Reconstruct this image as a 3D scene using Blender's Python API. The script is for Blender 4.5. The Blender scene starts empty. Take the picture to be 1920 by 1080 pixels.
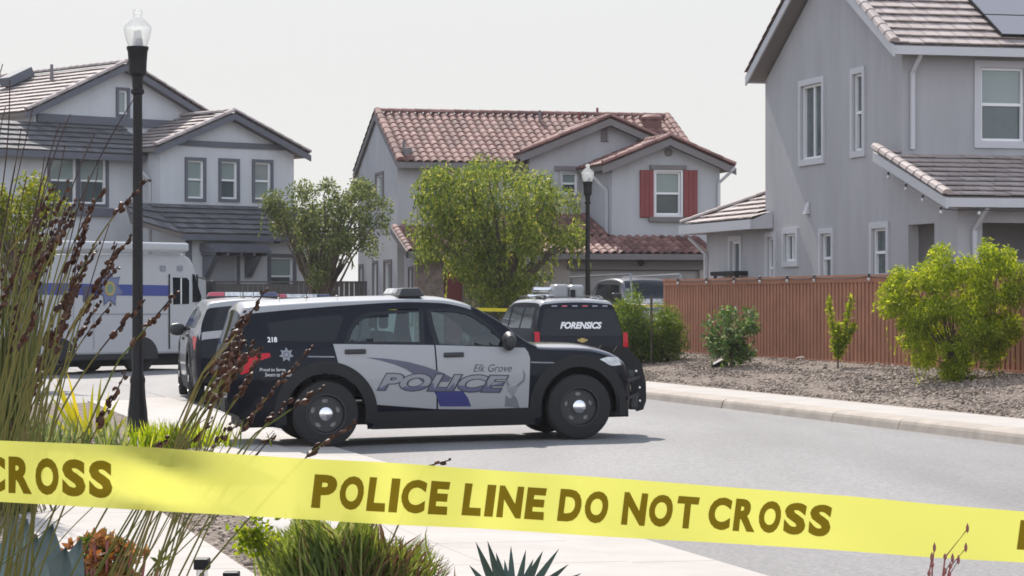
import bpy, bmesh, math, random
from mathutils import Vector, Matrix
from mathutils.geometry import tessellate_polygon
random.seed(7)
R = math.radians
scene = bpy.context.scene
COL = scene.collection

# ------------------------------------------------------------------ camera
F, CX, HY, CH = 5000.0, 960.0, 565.0, 1.7       # focal length in photo pixels, principal column, horizon row, eye height
cam_data = bpy.data.cameras.new("camera")
cam_data.sensor_width = 36.0
cam_data.lens = F / 1920.0 * 36.0
cam_data.shift_y = 25.0 / 1920.0
cam_data.clip_start = 0.1
cam_data.clip_end = 5000
cam = bpy.data.objects.new("camera", cam_data)
COL.objects.link(cam)
cam.location = (0, 0, CH)
cam.rotation_euler = (R(90), 0, 0)
scene.camera = cam

# ------------------------------------------------------------------ sky, sun, exposure
SUN_EL, SUN_AZ = 45.0, -16.5                      # degrees; azimuth from +Y towards +X
w = bpy.data.worlds.new("World")
scene.world = w
w.use_nodes = True
nt = w.node_tree
nt.nodes.clear()
out = nt.nodes.new("ShaderNodeOutputWorld")
bg = nt.nodes.new("ShaderNodeBackground")
sky = nt.nodes.new("ShaderNodeTexSky")
sky.sky_type = 'NISHITA'
sky.sun_disc = False
sky.sun_elevation = R(SUN_EL)
sky.sun_rotation = R(SUN_AZ)
sky.air_density = 1.0
sky.dust_density = 1.5
sky.ozone_density = 1.0
veil = nt.nodes.new("ShaderNodeMix")              # thin bright summer haze over the whole sky
veil.data_type = 'RGBA'
tone = nt.nodes.new("ShaderNodeMix"); tone.data_type = 'RGBA'                 # bright milky glare higher up, dull band at the horizon
tone.inputs[6].default_value = (2.92, 2.92, 2.91, 1); tone.inputs[7].default_value = (2.5, 2.8, 3.3, 1)
r2 = nt.nodes.new("ShaderNodeMapRange"); r2.inputs['From Min'].default_value = 0.14; r2.inputs['From Max'].default_value = 0.5
back = nt.nodes.new("ShaderNodeMix"); back.data_type = 'RGBA'                 # added fill: sky behind the camera raised to lift the shaded fronts
back.inputs[7].default_value = (5.4, 5.75, 6.35, 1)
r3 = nt.nodes.new("ShaderNodeMapRange"); r3.inputs['From Min'].default_value = 0.05; r3.inputs['From Max'].default_value = -0.55
nt.links.new(tone.outputs[2], back.inputs[6]); nt.links.new(back.outputs[2], veil.inputs[7])
geo = nt.nodes.new("ShaderNodeTexCoord"); sep = nt.nodes.new("ShaderNodeSeparateXYZ"); ramp = nt.nodes.new("ShaderNodeMapRange")
ramp.inputs['From Min'].default_value = 0.10; ramp.inputs['From Max'].default_value = 0.75      # haze is thick towards the horizon, thin overhead
ramp.inputs['To Min'].default_value = 0.97; ramp.inputs['To Max'].default_value = 0.60
nt.links.new(geo.outputs['Generated'], sep.inputs[0]); nt.links.new(sep.outputs[2], r2.inputs['Value']); nt.links.new(r2.outputs[0], tone.inputs[0]); nt.links.new(sep.outputs[1], r3.inputs['Value']); nt.links.new(r3.outputs[0], back.inputs[0]); nt.links.new(sep.outputs[2], ramp.inputs['Value']); nt.links.new(ramp.outputs[0], veil.inputs[0])
nt.links.new(sky.outputs[0], veil.inputs[6])
nt.links.new(veil.outputs[2], bg.inputs[0])
bg.inputs[1].default_value = 0.15
nt.links.new(bg.outputs[0], out.inputs[0])

sd = bpy.data.lights.new("sun", 'SUN')
sd.energy = 3.2
sd.angle = R(0.55)
sd.color = (1.0, 0.93, 0.85)
sun = bpy.data.objects.new("sun", sd)
COL.objects.link(sun)
sdir = Vector((math.sin(R(SUN_AZ)) * math.cos(R(SUN_EL)), math.cos(R(SUN_AZ)) * math.cos(R(SUN_EL)), math.sin(R(SUN_EL))))
sun.rotation_euler = sdir.to_track_quat('Z', 'Y').to_euler()
sun.location = sdir * 60

scene.view_settings.view_transform = 'Standard'
scene.view_settings.look = 'None'
scene.view_settings.exposure = 0.85
scene.view_settings.gamma = 1.0
scene.cycles.max_bounces = 7
scene.cycles.transparent_max_bounces = 16
scene.cycles.filter_width = 1.7
scene.cycles.use_denoising = True

# ------------------------------------------------------------------ helpers
def pt(px, py, Y):
    return Vector(((px - CX) / F * Y, Y, CH - (py - HY) / F * Y))

def gp(px, py, z=0.0):
    Y = F * (CH - z) / (py - HY)
    return Vector(((px - CX) / F * Y, Y, z))

def tag(o, label=None, cat=None, group=None, kind=None):
    if label: o['label'] = label
    if cat: o['category'] = cat
    if group: o['group'] = group
    if kind: o['kind'] = kind
    return o

def thing(name, label, cat, loc=(0, 0, 0), rz=0.0, group=None):
    o = bpy.data.objects.new(name, None)
    COL.objects.link(o)
    o.empty_display_size = 0.2
    o.location = loc
    o.rotation_euler = (0, 0, rz)
    return tag(o, label, cat, group)

def hit(px, py, root, axis, c):
    """where the view line through a photo pixel meets a facade plane of a thing (local x = c, y = c or z = c)"""
    M = root.matrix_basis
    Mi = M.inverted()
    a = Mi @ Vector((0, 0, CH))
    b = Mi @ pt(px, py, 50.0)
    i = 'xyz'.index(axis)
    t = (c - a[i]) / (b[i] - a[i])
    return a + (b - a) * t

class MB:
    def __init__(self):
        self.v, self.f, self.m, self.s = [], [], [], []
    def add(self, vs, fs, m=0, s=False):
        n = len(self.v)
        self.v += [tuple(p) for p in vs]
        for f in fs:
            self.f.append(tuple(i + n for i in f)); self.m.append(m); self.s.append(s)
        return self
    def quad(self, a, b, c, d, m=0):
        return self.add([a, b, c, d], [(0, 1, 2, 3)], m)
    def box(self, x0, x1, y0, y1, z0, z1, m=0):
        v = [(x0, y0, z0), (x1, y0, z0), (x1, y1, z0), (x0, y1, z0), (x0, y0, z1), (x1, y0, z1), (x1, y1, z1), (x0, y1, z1)]
        return self.add(v, [(0, 3, 2, 1), (4, 5, 6, 7), (0, 1, 5, 4), (1, 2, 6, 5), (2, 3, 7, 6), (3, 0, 4, 7)], m)
    def hexa(self, bottom, top, m=0):
        return self.add(list(bottom) + list(top), [(0, 3, 2, 1), (4, 5, 6, 7), (0, 1, 5, 4), (1, 2, 6, 5), (2, 3, 7, 6), (3, 0, 4, 7)], m)
    def tube(self, pts, rad, n=8, m=0, cap=True, s=True):
        pts = [Vector(p) for p in pts]
        if not hasattr(rad, '__len__'): rad = [rad] * len(pts)
        vs, fs = [], []
        for i, p in enumerate(pts):
            d = (pts[min(i + 1, len(pts) - 1)] - pts[max(i - 1, 0)]).normalized()
            up = Vector((0, 0, 1)) if abs(d.z) < 0.9 else Vector((1, 0, 0))
            a = d.cross(up).normalized(); b = a.cross(d).normalized()
            for k in range(n):
                t = 2 * math.pi * k / n
                vs.append(p + (a * math.cos(t) + b * math.sin(t)) * rad[i])
        for i in range(len(pts) - 1):
            for k in range(n):
                k2 = (k + 1) % n
                fs.append((i * n + k, i * n + k2, (i + 1) * n + k2, (i + 1) * n + k))
        self.add(vs, fs, m, s)
        if cap:
            b = len(self.v) - len(vs)
            self.f.append(tuple(b + k for k in range(n))[::-1]); self.m.append(m); self.s.append(False)
            b = len(self.v) - n
            self.f.append(tuple(b + k for k in range(n))); self.m.append(m); self.s.append(False)
        return self
    def lathe(self, prof, n=20, origin=(0, 0, 0), axis='z', m=0, s=True, lobes=0, lobe=0.0):
        vs, fs = [], []
        o = Vector(origin)
        for (r, h) in prof:
            for k in range(n):
                t = 2 * math.pi * k / n
                rr = r * (1 + (lobe * math.cos(lobes * t) if lobes else 0))
                c, q = rr * math.cos(t), rr * math.sin(t)
                vs.append(o + (Vector((c, q, h)) if axis == 'z' else Vector((c, h, q)) if axis == 'y' else Vector((h, c, q))))
        for i in range(len(prof) - 1):
            for k in range(n):
                k2 = (k + 1) % n
                fs.append((i * n + k, i * n + k2, (i + 1) * n + k2, (i + 1) * n + k))
        return self.add(vs, fs, m, s)
    def plate(self, outer, holes, fn, d0, d1, m=0):
        """flat plate with holes: 2D loops, fn(u, v, d) -> 3D, between depths d0 (front) and d1"""
        loops = [list(outer)] + [list(h) for h in holes]
        tri = tessellate_polygon([[Vector((p[0], p[1], 0)) for p in l] for l in loops])
        flat = [p for l in loops for p in l]
        n = len(flat)
        vs = [fn(p[0], p[1], d0) for p in flat] + [fn(p[0], p[1], d1) for p in flat]
        fs = [tuple(t) for t in tri] + [tuple(i + n for i in t[::-1]) for t in tri]
        b = 0
        for l in loops:
            k = len(l)
            for i in range(k):
                j = (i + 1) % k
                fs.append((b + i, b + j, b + j + n, b + i + n))
            b += k
        return self.add(vs, fs, m)
    def build(self, name, mats, parent=None, smooth=None, bevel=0.0, angle=40):
        me = bpy.data.meshes.new(name)
        me.from_pydata(self.v, [], self.f)
        if not isinstance(mats, (list, tuple)): mats = [mats]
        for x in mats: me.materials.append(x)
        if len(mats) > 1: me.polygons.foreach_set('material_index', self.m)
        bm = bmesh.new(); bm.from_mesh(me)
        bmesh.ops.recalc_face_normals(bm, faces=bm.faces)
        bm.to_mesh(me); bm.free()
        sm = self.s if smooth is None else [smooth] * len(self.f)
        me.polygons.foreach_set('use_smooth', sm)
        if any(sm): me.set_sharp_from_angle(angle=R(angle))
        me.update()
        o = bpy.data.objects.new(name, me)
        COL.objects.link(o)
        if parent: o.parent = parent
        if bevel > 0:
            md = o.modifiers.new('bevel', 'BEVEL'); md.width = bevel; md.segments = 2; md.limit_method = 'ANGLE'; md.angle_limit = R(40)
        return o

def interp(tab):
    """smooth monotone curve through (x, y) pairs"""
    xs = [p[0] for p in tab]; ys = [p[1] for p in tab]
    n = len(xs)
    d = [(ys[i + 1] - ys[i]) / (xs[i + 1] - xs[i]) for i in range(n - 1)]
    t = [d[0]] + [0 if d[i - 1] * d[i] <= 0 else 2 * d[i - 1] * d[i] / (d[i - 1] + d[i]) for i in range(1, n - 1)] + [d[-1]]
    def fn(x):
        if x <= xs[0]: return ys[0]
        if x >= xs[-1]: return ys[-1]
        i = 0
        while x > xs[i + 1]: i += 1
        h = xs[i + 1] - xs[i]; q = (x - xs[i]) / h
        return (ys[i] * (1 + 2 * q) * (1 - q) ** 2 + h * t[i] * q * (1 - q) ** 2 + ys[i + 1] * q * q * (3 - 2 * q) + h * t[i + 1] * q * q * (q - 1))
    return fn

_txt = {}
def text_mesh(s, shear=0.0, bold=0.0):
    """flat lettering as (verts, faces) scaled to a unit box"""
    key = (s, shear, bold)
    if key in _txt: return _txt[key]
    cu = bpy.data.curves.new("lettering", 'FONT')
    cu.body = s; cu.shear = shear; cu.offset = bold; cu.resolution_u = 4; cu.fill_mode = 'FRONT'
    ob = bpy.data.objects.new("lettering", cu)
    COL.objects.link(ob)
    dg = bpy.context.evaluated_depsgraph_get()
    dg.update()
    me = bpy.data.meshes.new_from_object(ob.evaluated_get(dg))
    vs = [(v.co.x, v.co.y) for v in me.vertices]
    fs = [tuple(p.vertices) for p in me.polygons]
    bpy.data.objects.remove(ob); bpy.data.curves.remove(cu); bpy.data.meshes.remove(me)
    x0 = min(v[0] for v in vs); x1 = max(v[0] for v in vs); y0 = min(v[1] for v in vs); y1 = max(v[1] for v in vs)
    vs = [((x - x0) / (x1 - x0), (y - y0) / (y1 - y0)) for x, y in vs]
    _txt[key] = (vs, fs)
    return vs, fs

def grid_cut(vs, fs, step):
    """cut a flat 2D mesh along a grid so that it can be draped"""
    bm = bmesh.new()
    bv = [bm.verts.new((x, y, 0)) for x, y in vs]
    for f in fs:
        try: bm.faces.new([bv[i] for i in f])
        except ValueError: pass
    bmesh.ops.triangulate(bm, faces=bm.faces[:])
    for ax in (0, 1):
        lo = min(v[ax] for v in vs); hi = max(v[ax] for v in vs)
        k = math.floor(lo / step) + 1
        while k * step < hi:
            co = Vector((0, 0, 0)); no = Vector((0, 0, 0)); co[ax] = k * step; no[ax] = 1
            bmesh.ops.bisect_plane(bm, geom=bm.verts[:] + bm.edges[:] + bm.faces[:], plane_co=co, plane_no=no, dist=1e-5)
            k += 1
    bm.verts.index_update()
    rv = [(v.co.x, v.co.y) for v in bm.verts]
    rf = [tuple(v.index for v in f.verts) for f in bm.faces]
    bm.free()
    return rv, rf

def poly2(outline, holes=()):
    loops = [list(outline)] + [list(h) for h in holes]
    tri = tessellate_polygon([[Vector((p[0], p[1], 0)) for p in l] for l in loops])
    return [tuple(p) for l in loops for p in l], [tuple(t) for t in tri]

# ------------------------------------------------------------------ materials
def new_mat(name):
    m = bpy.data.materials.new(name); m.use_nodes = True
    m.node_tree.nodes.clear()
    return m, m.node_tree

def mat(name, col, rough=0.6, metal=0.0, coat=0.0, var=0.0, vscale=3.0, bump=0.0, bscale=40.0, spec=0.5, col2=None, tex='noise', coat_rough=0.03, vdet=6.0, stretch=None):
    m, t = new_mat(name)
    o = t.nodes.new("ShaderNodeOutputMaterial"); p = t.nodes.new("ShaderNodeBsdfPrincipled")
    t.links.new(p.outputs[0], o.inputs[0])
    p.inputs['Base Color'].default_value = (*col, 1)
    p.inputs['Roughness'].default_value = rough
    p.inputs['Metallic'].default_value = metal
    p.inputs['Coat Weight'].default_value = coat
    p.inputs['Coat Roughness'].default_value = coat_rough
    p.inputs['Specular IOR Level'].default_value = spec
    co = t.nodes.new("ShaderNodeTexCoord")
    if var > 0 or col2:
        n = t.nodes.new("ShaderNodeTexNoise"); n.inputs['Scale'].default_value = vscale; n.inputs['Detail'].default_value = vdet
        n.inputs['Roughness'].default_value = 0.62
        if stretch:
            mp = t.nodes.new("ShaderNodeMapping"); mp.inputs['Scale'].default_value = stretch
            t.links.new(co.outputs['Object'], mp.inputs['Vector']); t.links.new(mp.outputs[0], n.inputs['Vector'])
        else: t.links.new(co.outputs['Object'], n.inputs['Vector'])
        r = t.nodes.new("ShaderNodeValToRGB")
        c2 = col2 if col2 else tuple(min(1, c * (1 + var)) for c in col)
        c1 = tuple(c * (1 - var) for c in col)
        r.color_ramp.elements[0].position = 0.32; r.color_ramp.elements[0].color = (*c1, 1)
        r.color_ramp.elements[1].position = 0.68; r.color_ramp.elements[1].color = (*c2, 1)
        t.links.new(n.outputs['Fac'], r.inputs['Fac'])
        t.links.new(r.outputs['Color'], p.inputs['Base Color'])
    if bump > 0:
        n2 = t.nodes.new("ShaderNodeTexNoise" if tex == 'noise' else "ShaderNodeTexVoronoi")
        n2.inputs['Scale'].default_value = bscale
        t.links.new(co.outputs['Object'], n2.inputs['Vector'])
        b = t.nodes.new("ShaderNodeBump"); b.inputs['Strength'].default_value = bump; b.inputs['Distance'].default_value = 0.02
        t.links.new(n2.outputs[0], b.inputs['Height'])
        t.links.new(b.outputs[0], p.inputs['Normal'])
    return m

def tile_mat(name, c1, c2, c3):
    """roof tiles: every tile its own tone, with weathering"""
    m, t = new_mat(name)
    o = t.nodes.new("ShaderNodeOutputMaterial"); p = t.nodes.new("ShaderNodeBsdfPrincipled")
    t.links.new(p.outputs[0], o.inputs[0]); p.inputs['Roughness'].default_value = 0.75
    g = t.nodes.new("ShaderNodeNewGeometry"); r = t.nodes.new("ShaderNodeValToRGB")
    e = r.color_ramp.elements
    e[0].color = (*c1, 1); e[1].color = (*c3, 1); q = e.new(0.5); q.color = (*c2, 1)
    t.links.new(g.outputs['Random Per Island'], r.inputs['Fac'])
    co = t.nodes.new("ShaderNodeTexCoord"); n = t.nodes.new("ShaderNodeTexNoise"); n.inputs['Scale'].default_value = 9; n.inputs['Detail'].default_value = 8
    t.links.new(co.outputs['Object'], n.inputs['Vector'])
    mx = t.nodes.new("ShaderNodeMix"); mx.data_type = 'RGBA'; mx.blend_type = 'MULTIPLY'; mx.inputs[0].default_value = 0.45
    t.links.new(r.outputs[0], mx.inputs[6]); t.links.new(n.outputs['Fac'], mx.inputs[7])
    t.links.new(mx.outputs[2], p.inputs['Base Color'])
    b = t.nodes.new("ShaderNodeBump"); b.inputs['Strength'].default_value = 0.4; b.inputs['Distance'].default_value = 0.01
    t.links.new(n.outputs['Fac'], b.inputs['Height']); t.links.new(b.outputs[0], p.inputs['Normal'])
    return m

def leaf_mat(name, dark, light, trans=0.45, tip=None, gloss=0.25):
    m, t = new_mat(name)
    o = t.nodes.new("ShaderNodeOutputMaterial")
    g = t.nodes.new("ShaderNodeNewGeometry"); r = t.nodes.new("ShaderNodeValToRGB")
    e = r.color_ramp.elements
    e[0].color = (*dark, 1); e[1].color = (*light, 1)
    if tip:
        e[1].position = 0.82
        q = e.new(0.97); q.color = (*tip, 1)
    t.links.new(g.outputs['Random Per Island'], r.inputs['Fac'])
    p = t.nodes.new("ShaderNodeBsdfPrincipled"); p.inputs['Roughness'].default_value = 0.5; p.inputs['Specular IOR Level'].default_value = gloss
    tr = t.nodes.new("ShaderNodeBsdfTranslucent")
    hs = t.nodes.new("ShaderNodeHueSaturation"); hs.inputs['Saturation'].default_value = 1.12; hs.inputs['Value'].default_value = 1.5; hs.inputs['Hue'].default_value = 0.49
    t.links.new(r.outputs[0], p.inputs['Base Color']); t.links.new(r.outputs[0], hs.inputs['Color']); t.links.new(hs.outputs[0], tr.inputs['Color'])
    mx = t.nodes.new("ShaderNodeMixShader"); mx.inputs[0].default_value = trans
    t.links.new(p.outputs[0], mx.inputs[1]); t.links.new(tr.outputs[0], mx.inputs[2]); t.links.new(mx.outputs[0], o.inputs[0])
    return m

def glass_mat(name, tint, rough=0.02, through=0.6, ior=1.5):
    m, t = new_mat(name)
    o = t.nodes.new("ShaderNodeOutputMaterial")
    tr = t.nodes.new("ShaderNodeBsdfTransparent"); tr.inputs[0].default_value = (*tint, 1)
    gl = t.nodes.new("ShaderNodeBsdfGlossy"); gl.inputs['Roughness'].default_value = rough; gl.inputs['Color'].default_value = (0.9, 0.95, 0.95, 1)
    fr = t.nodes.new("ShaderNodeFresnel"); fr.inputs[0].default_value = ior
    mx = t.nodes.new("ShaderNodeMixShader")
    t.links.new(fr.outputs[0], mx.inputs[0]); t.links.new(tr.outputs[0], mx.inputs[1]); t.links.new(gl.outputs[0], mx.inputs[2])
    t.links.new(mx.outputs[0], o.inputs[0])
    return m
# ------------------------------------------------------------------ material library
M = {}
M['wall_grey'] = mat('stucco_grey', (0.35, 0.343, 0.352), 0.9, var=0.085, vscale=1.0, stretch=(1.4, 1.4, 0.35), bump=0.35, bscale=60)
M['wall_pale'] = mat('stucco_pale', (0.385, 0.39, 0.405), 0.9, var=0.075, vscale=1.0, stretch=(1.4, 1.4, 0.35), bump=0.3, bscale=60)
M['wall_cream'] = mat('stucco_cream', (0.49, 0.50, 0.515), 0.9, var=0.075, vscale=1.0, stretch=(1.4, 1.4, 0.35), bump=0.3, bscale=60)
M['wall_light'] = mat('stucco_light', (0.385, 0.38, 0.39), 0.9, var=0.075, vscale=1.0, stretch=(1.4, 1.4, 0.35), bump=0.3, bscale=60)
M['wall_tan'] = mat('stucco_tan', (0.33, 0.30, 0.275), 0.9, var=0.075, vscale=1.0, stretch=(1.4, 1.4, 0.35), bump=0.3, bscale=60)
M['trim_white'] = mat('trim_white', (0.60, 0.60, 0.61), 0.6, var=0.03, vscale=2)
M['trim_lilac'] = mat('trim_lilac', (0.47, 0.465, 0.48), 0.6, var=0.03, vscale=2)
M['trim_slate'] = mat('trim_slate', (0.10, 0.105, 0.125), 0.7, var=0.08, vscale=2)
M['trim_taupe'] = mat('trim_taupe', (0.155, 0.14, 0.14), 0.7, var=0.08, vscale=2)
M['vinyl'] = mat('window_vinyl', (0.72, 0.72, 0.72), 0.4)
M['pane'] = mat('window_pane', (0.06, 0.08, 0.082), 0.04, spec=0.7, var=0.25, vscale=0.9)
M['pane_pale'] = mat('window_pane_pale', (0.22, 0.265, 0.255), 0.06, spec=0.6, var=0.06, vscale=0.9)  # paler grey-green pane tone with slight variation
M['tile_brown'] = tile_mat('roof_tile_brown', (0.35, 0.285, 0.265), (0.42, 0.35, 0.325), (0.47, 0.395, 0.37))
M['tile_red'] = tile_mat('roof_tile_red', (0.135, 0.058, 0.05), (0.215, 0.095, 0.08), (0.32, 0.165, 0.14))
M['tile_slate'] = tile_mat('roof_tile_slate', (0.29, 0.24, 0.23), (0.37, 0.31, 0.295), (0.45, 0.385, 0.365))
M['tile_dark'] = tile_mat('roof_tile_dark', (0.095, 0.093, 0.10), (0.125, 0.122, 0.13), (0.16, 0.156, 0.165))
M['deck'] = mat('roof_deck', (0.20, 0.18, 0.17), 0.85)
M['shutter'] = mat('shutter_red', (0.19, 0.035, 0.035), 0.6, var=0.1, vscale=4)
M['door_red'] = mat('door_red', (0.16, 0.03, 0.03), 0.5)
M['door_grey'] = mat('door_grey', (0.30, 0.30, 0.33), 0.5)
M['stone'] = mat('stone_veneer', (0.22, 0.17, 0.15), 0.9, var=0.35, vscale=6, bump=0.8, bscale=8, tex='voronoi')
M['garage'] = mat('garage_door', (0.30, 0.285, 0.28), 0.6, var=0.03)
M['dark_in'] = mat('dark_opening', (0.05, 0.045, 0.045), 0.9)
M['fence_red'] = mat('fence_red', (0.34, 0.148, 0.085), 0.75, var=0.16, vscale=1.6, bump=0.3, bscale=25)
M['fence_brown'] = mat('fence_brown', (0.085, 0.075, 0.07), 0.85, var=0.15, vscale=2)
M['black_metal'] = mat('black_metal', (0.012, 0.011, 0.012), 0.5, var=0.1, spec=0.25)
M['black_plastic'] = mat('black_plastic', (0.02, 0.021, 0.023), 0.5)
M['solar'] = mat('solar_panel', (0.14, 0.135, 0.145), 0.3, coat=0.45, coat_rough=0.15)
M['bark'] = mat('bark', (0.10, 0.075, 0.055), 0.9, var=0.3, vscale=8, bump=0.6, bscale=20)
M['bark_light'] = mat('bark_light', (0.15, 0.12, 0.10), 0.9, var=0.3, vscale=8)
M['rock'] = mat('rock', (0.24, 0.21, 0.19), 0.9, var=0.25, vscale=5, bump=0.5, bscale=12)

def asphalt():
    m, t = new_mat('asphalt')
    o = t.nodes.new("ShaderNodeOutputMaterial"); p = t.nodes.new("ShaderNodeBsdfPrincipled")
    t.links.new(p.outputs[0], o.inputs[0]); p.inputs['Roughness'].default_value = 0.72
    co = t.nodes.new("ShaderNodeTexCoord")
    a = t.nodes.new("ShaderNodeTexNoise"); a.inputs['Scale'].default_value = 26; a.inputs['Detail'].default_value = 5; a.inputs['Roughness'].default_value = 0.8
    b = t.nodes.new("ShaderNodeTexNoise"); b.inputs['Scale'].default_value = 0.22; b.inputs['Detail'].default_value = 6
    mp = t.nodes.new("ShaderNodeMapping"); mp.inputs['Scale'].default_value = (2.6, 0.42, 1); mp.inputs['Rotation'].default_value = (0, 0, R(-14))
    t.links.new(co.outputs['Object'], a.inputs['Vector']); t.links.new(co.outputs['Object'], mp.inputs['Vector']); t.links.new(mp.outputs[0], b.inputs['Vector'])
    r1 = t.nodes.new("ShaderNodeValToRGB"); r1.color_ramp.elements[0].position = 0.3; r1.color_ramp.elements[1].position = 0.7
    r1.color_ramp.elements[0].color = (0.075, 0.073, 0.073, 1); r1.color_ramp.elements[1].color = (0.29, 0.28, 0.277, 1)
    t.links.new(a.outputs['Fac'], r1.inputs[0])
    r2 = t.nodes.new("ShaderNodeValToRGB"); r2.color_ramp.elements[0].position = 0.35; r2.color_ramp.elements[1].position = 0.6
    r2.color_ramp.elements[0].color = (0.74, 0.73, 0.735, 1); r2.color_ramp.elements[1].color = (1.0, 1.0, 1.0, 1)
    t.links.new(b.outputs['Fac'], r2.inputs[0])
    mx = t.nodes.new("ShaderNodeMix"); mx.data_type = 'RGBA'; mx.blend_type = 'MULTIPLY'; mx.inputs[0].default_value = 1
    t.links.new(r1.outputs[0], mx.inputs[6]); t.links.new(r2.outputs[0], mx.inputs[7]); t.links.new(mx.outputs[2], p.inputs['Base Color'])
    bp = t.nodes.new("ShaderNodeBump"); bp.inputs['Strength'].default_value = 0.5; bp.inputs['Distance'].default_value = 0.008
    t.links.new(a.outputs['Fac'], bp.inputs['Height']); t.links.new(bp.outputs[0], p.inputs['Normal'])
    return m

def gravel(name, c1, c2, c3, scale):
    m, t = new_mat(name)
    o = t.nodes.new("ShaderNodeOutputMaterial"); p = t.nodes.new("ShaderNodeBsdfPrincipled")
    t.links.new(p.outputs[0], o.inputs[0]); p.inputs['Roughness'].default_value = 0.9
    co = t.nodes.new("ShaderNodeTexCoord")
    v = t.nodes.new("ShaderNodeTexVoronoi"); v.inputs['Scale'].default_value = scale
    t.links.new(co.outputs['Object'], v.inputs['Vector'])
    sp = t.nodes.new("ShaderNodeSeparateColor"); t.links.new(v.outputs['Color'], sp.inputs[0])
    r = t.nodes.new("ShaderNodeValToRGB"); e = r.color_ramp.elements
    e[0].color = (*c1, 1); e[1].color = (*c3, 1); q = e.new(0.5); q.color = (*c2, 1)
    t.links.new(sp.outputs[0], r.inputs[0]); t.links.new(r.outputs[0], p.inputs['Base Color'])
    b = t.nodes.new("ShaderNodeBump"); b.inputs['Strength'].default_value = 1.0; b.inputs['Distance'].default_value = 0.05; b.invert = True
    t.links.new(v.outputs['Distance'], b.inputs['Height']); t.links.new(b.outputs[0], p.inputs['Normal'])
    return m

M['asphalt'] = asphalt()
M['concrete'] = mat('concrete', (0.375, 0.345, 0.315), 0.85, var=0.09, vscale=1.3, bump=0.15, bscale=60)
M['kerb'] = mat('kerb_concrete', (0.33, 0.285, 0.24), 0.85, var=0.18, vscale=2.2, bump=0.2, bscale=50)
M['gravel'] = gravel('gravel', (0.085, 0.063, 0.048), (0.19, 0.145, 0.112), (0.36, 0.285, 0.225), 26)
M['stone_chip'] = tile_mat('stone_chip', (0.11, 0.08, 0.06), (0.25, 0.19, 0.145), (0.50, 0.395, 0.31))
M['earth'] = mat('earth', (0.16, 0.13, 0.10), 0.95, var=0.3, vscale=0.6)
M['mulch'] = gravel('mulch', (0.07, 0.05, 0.04), (0.15, 0.12, 0.09), (0.30, 0.26, 0.22), 22)

# ------------------------------------------------------------------ street frame: d across (0 = right kerb line), t along, away from the camera
K0 = Vector((6.05, 31.5, 0)); U = Vector((-0.2425, 0.9702, 0)); V = Vector((0.9702, 0.2425, 0))
PHI = math.atan2(0.2425, 0.9702)
def st(d, t, z=0.0):
    p = K0 + V * d + U * t
    return Vector((p.x, p.y, z))
def to_st(x, y):
    q = Vector((x, y, 0)) - K0
    return q.dot(V), q.dot(U)
def road_z(x, y):
    d, t = to_st(x, y)
    f = min(1, max(0, (d + 8) / 8))
    return 0.065 * 4 * f * (1 - f)
def bed_z(d):
    return 0.15 + 0.37 * min(1, max(0, (d - 1.55) / 3.4)) ** 0.8
def gz(x, y):
    d, t = to_st(x, y)
    if d < -12.2: return 0.10
    if d < -8: return 0.03
    if d <= 0: return road_z(x, y)
    if d < 1.55: return 0.15
    return bed_z(d)

g = MB().quad((-1500, -300, -0.06), (1500, -300, -0.06), (1500, 3000, -0.06), (-1500, 3000, -0.06)).build('ground', M['earth'])
tag(g, kind='structure')

m = MB()
ds = [-8 + 8 * i / 24 for i in range(25)]
for j in range(24):
    t0, t1 = -40, 62
    a, b, c, e = st(ds[j], t0), st(ds[j + 1], t0), st(ds[j + 1], t1), st(ds[j], t1)
    for q in (a, b, c, e): q.z = road_z(q.x, q.y)
    m.add([a, b, c, e], [(0, 1, 2, 3)], 0, True)
tag(m.build('road', M['asphalt'], smooth=True), kind='structure')
m = MB().quad(st(-32, 15.5, -0.004), st(-8.0, 15.5, -0.004), st(-8.0, 62, -0.004), st(-32, 62, -0.004))
m.quad(st(0, 20.2, -0.004), st(1.7, 20.2, -0.004), st(1.7, 62, -0.004), st(0, 62, -0.004))
tag(m.build('court', M['asphalt']), kind='structure')

def slabs(mb, d0, d1, z, t0, t1, step, gap=0.012, depth=0.16):
    t = t0
    while t < t1:
        b0 = [st(d0, t), st(d1, t), st(d1, t + step - gap), st(d0, t + step - gap)]
        top = [Vector((p.x, p.y, z)) for p in b0]
        bot = [Vector((p.x, p.y, z - depth)) for p in b0]
        mb.hexa(bot, top)
        t += step
m = MB(); slabs(m, 0.42, 1.55, 0.152, -40, 20.0, 1.52)
tag(m.build('sidewalk', M['concrete']), kind='structure')
# right kerb: gutter pan, sloped face, rounded top
m = MB()
prof = [(-0.16, 0.005), (-0.02, -0.002), (0.0, 0.0), (0.022, 0.085), (0.04, 0.12), (0.085, 0.144), (0.16, 0.151), (0.415, 0.152), (0.415, -0.05), (-0.16, -0.05)]
t = -40.0
while t < 19:
    n = len(prof); e = t + 2.44 - 0.014
    jit = random.uniform(-0.006, 0.006)
    vs = [st(d + jit, t, z) for d, z in prof] + [st(d + jit, e, z) for d, z in prof]
    fs = [(i, (i + 1) % n, (i + 1) % n + n, i + n) for i in range(n)] + [tuple(range(n))[::-1], tuple(range(n, 2 * n))]
    m.add(vs, fs)
    t += 2.44
tag(m.build('kerb', M['kerb']), kind='structure')
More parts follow.
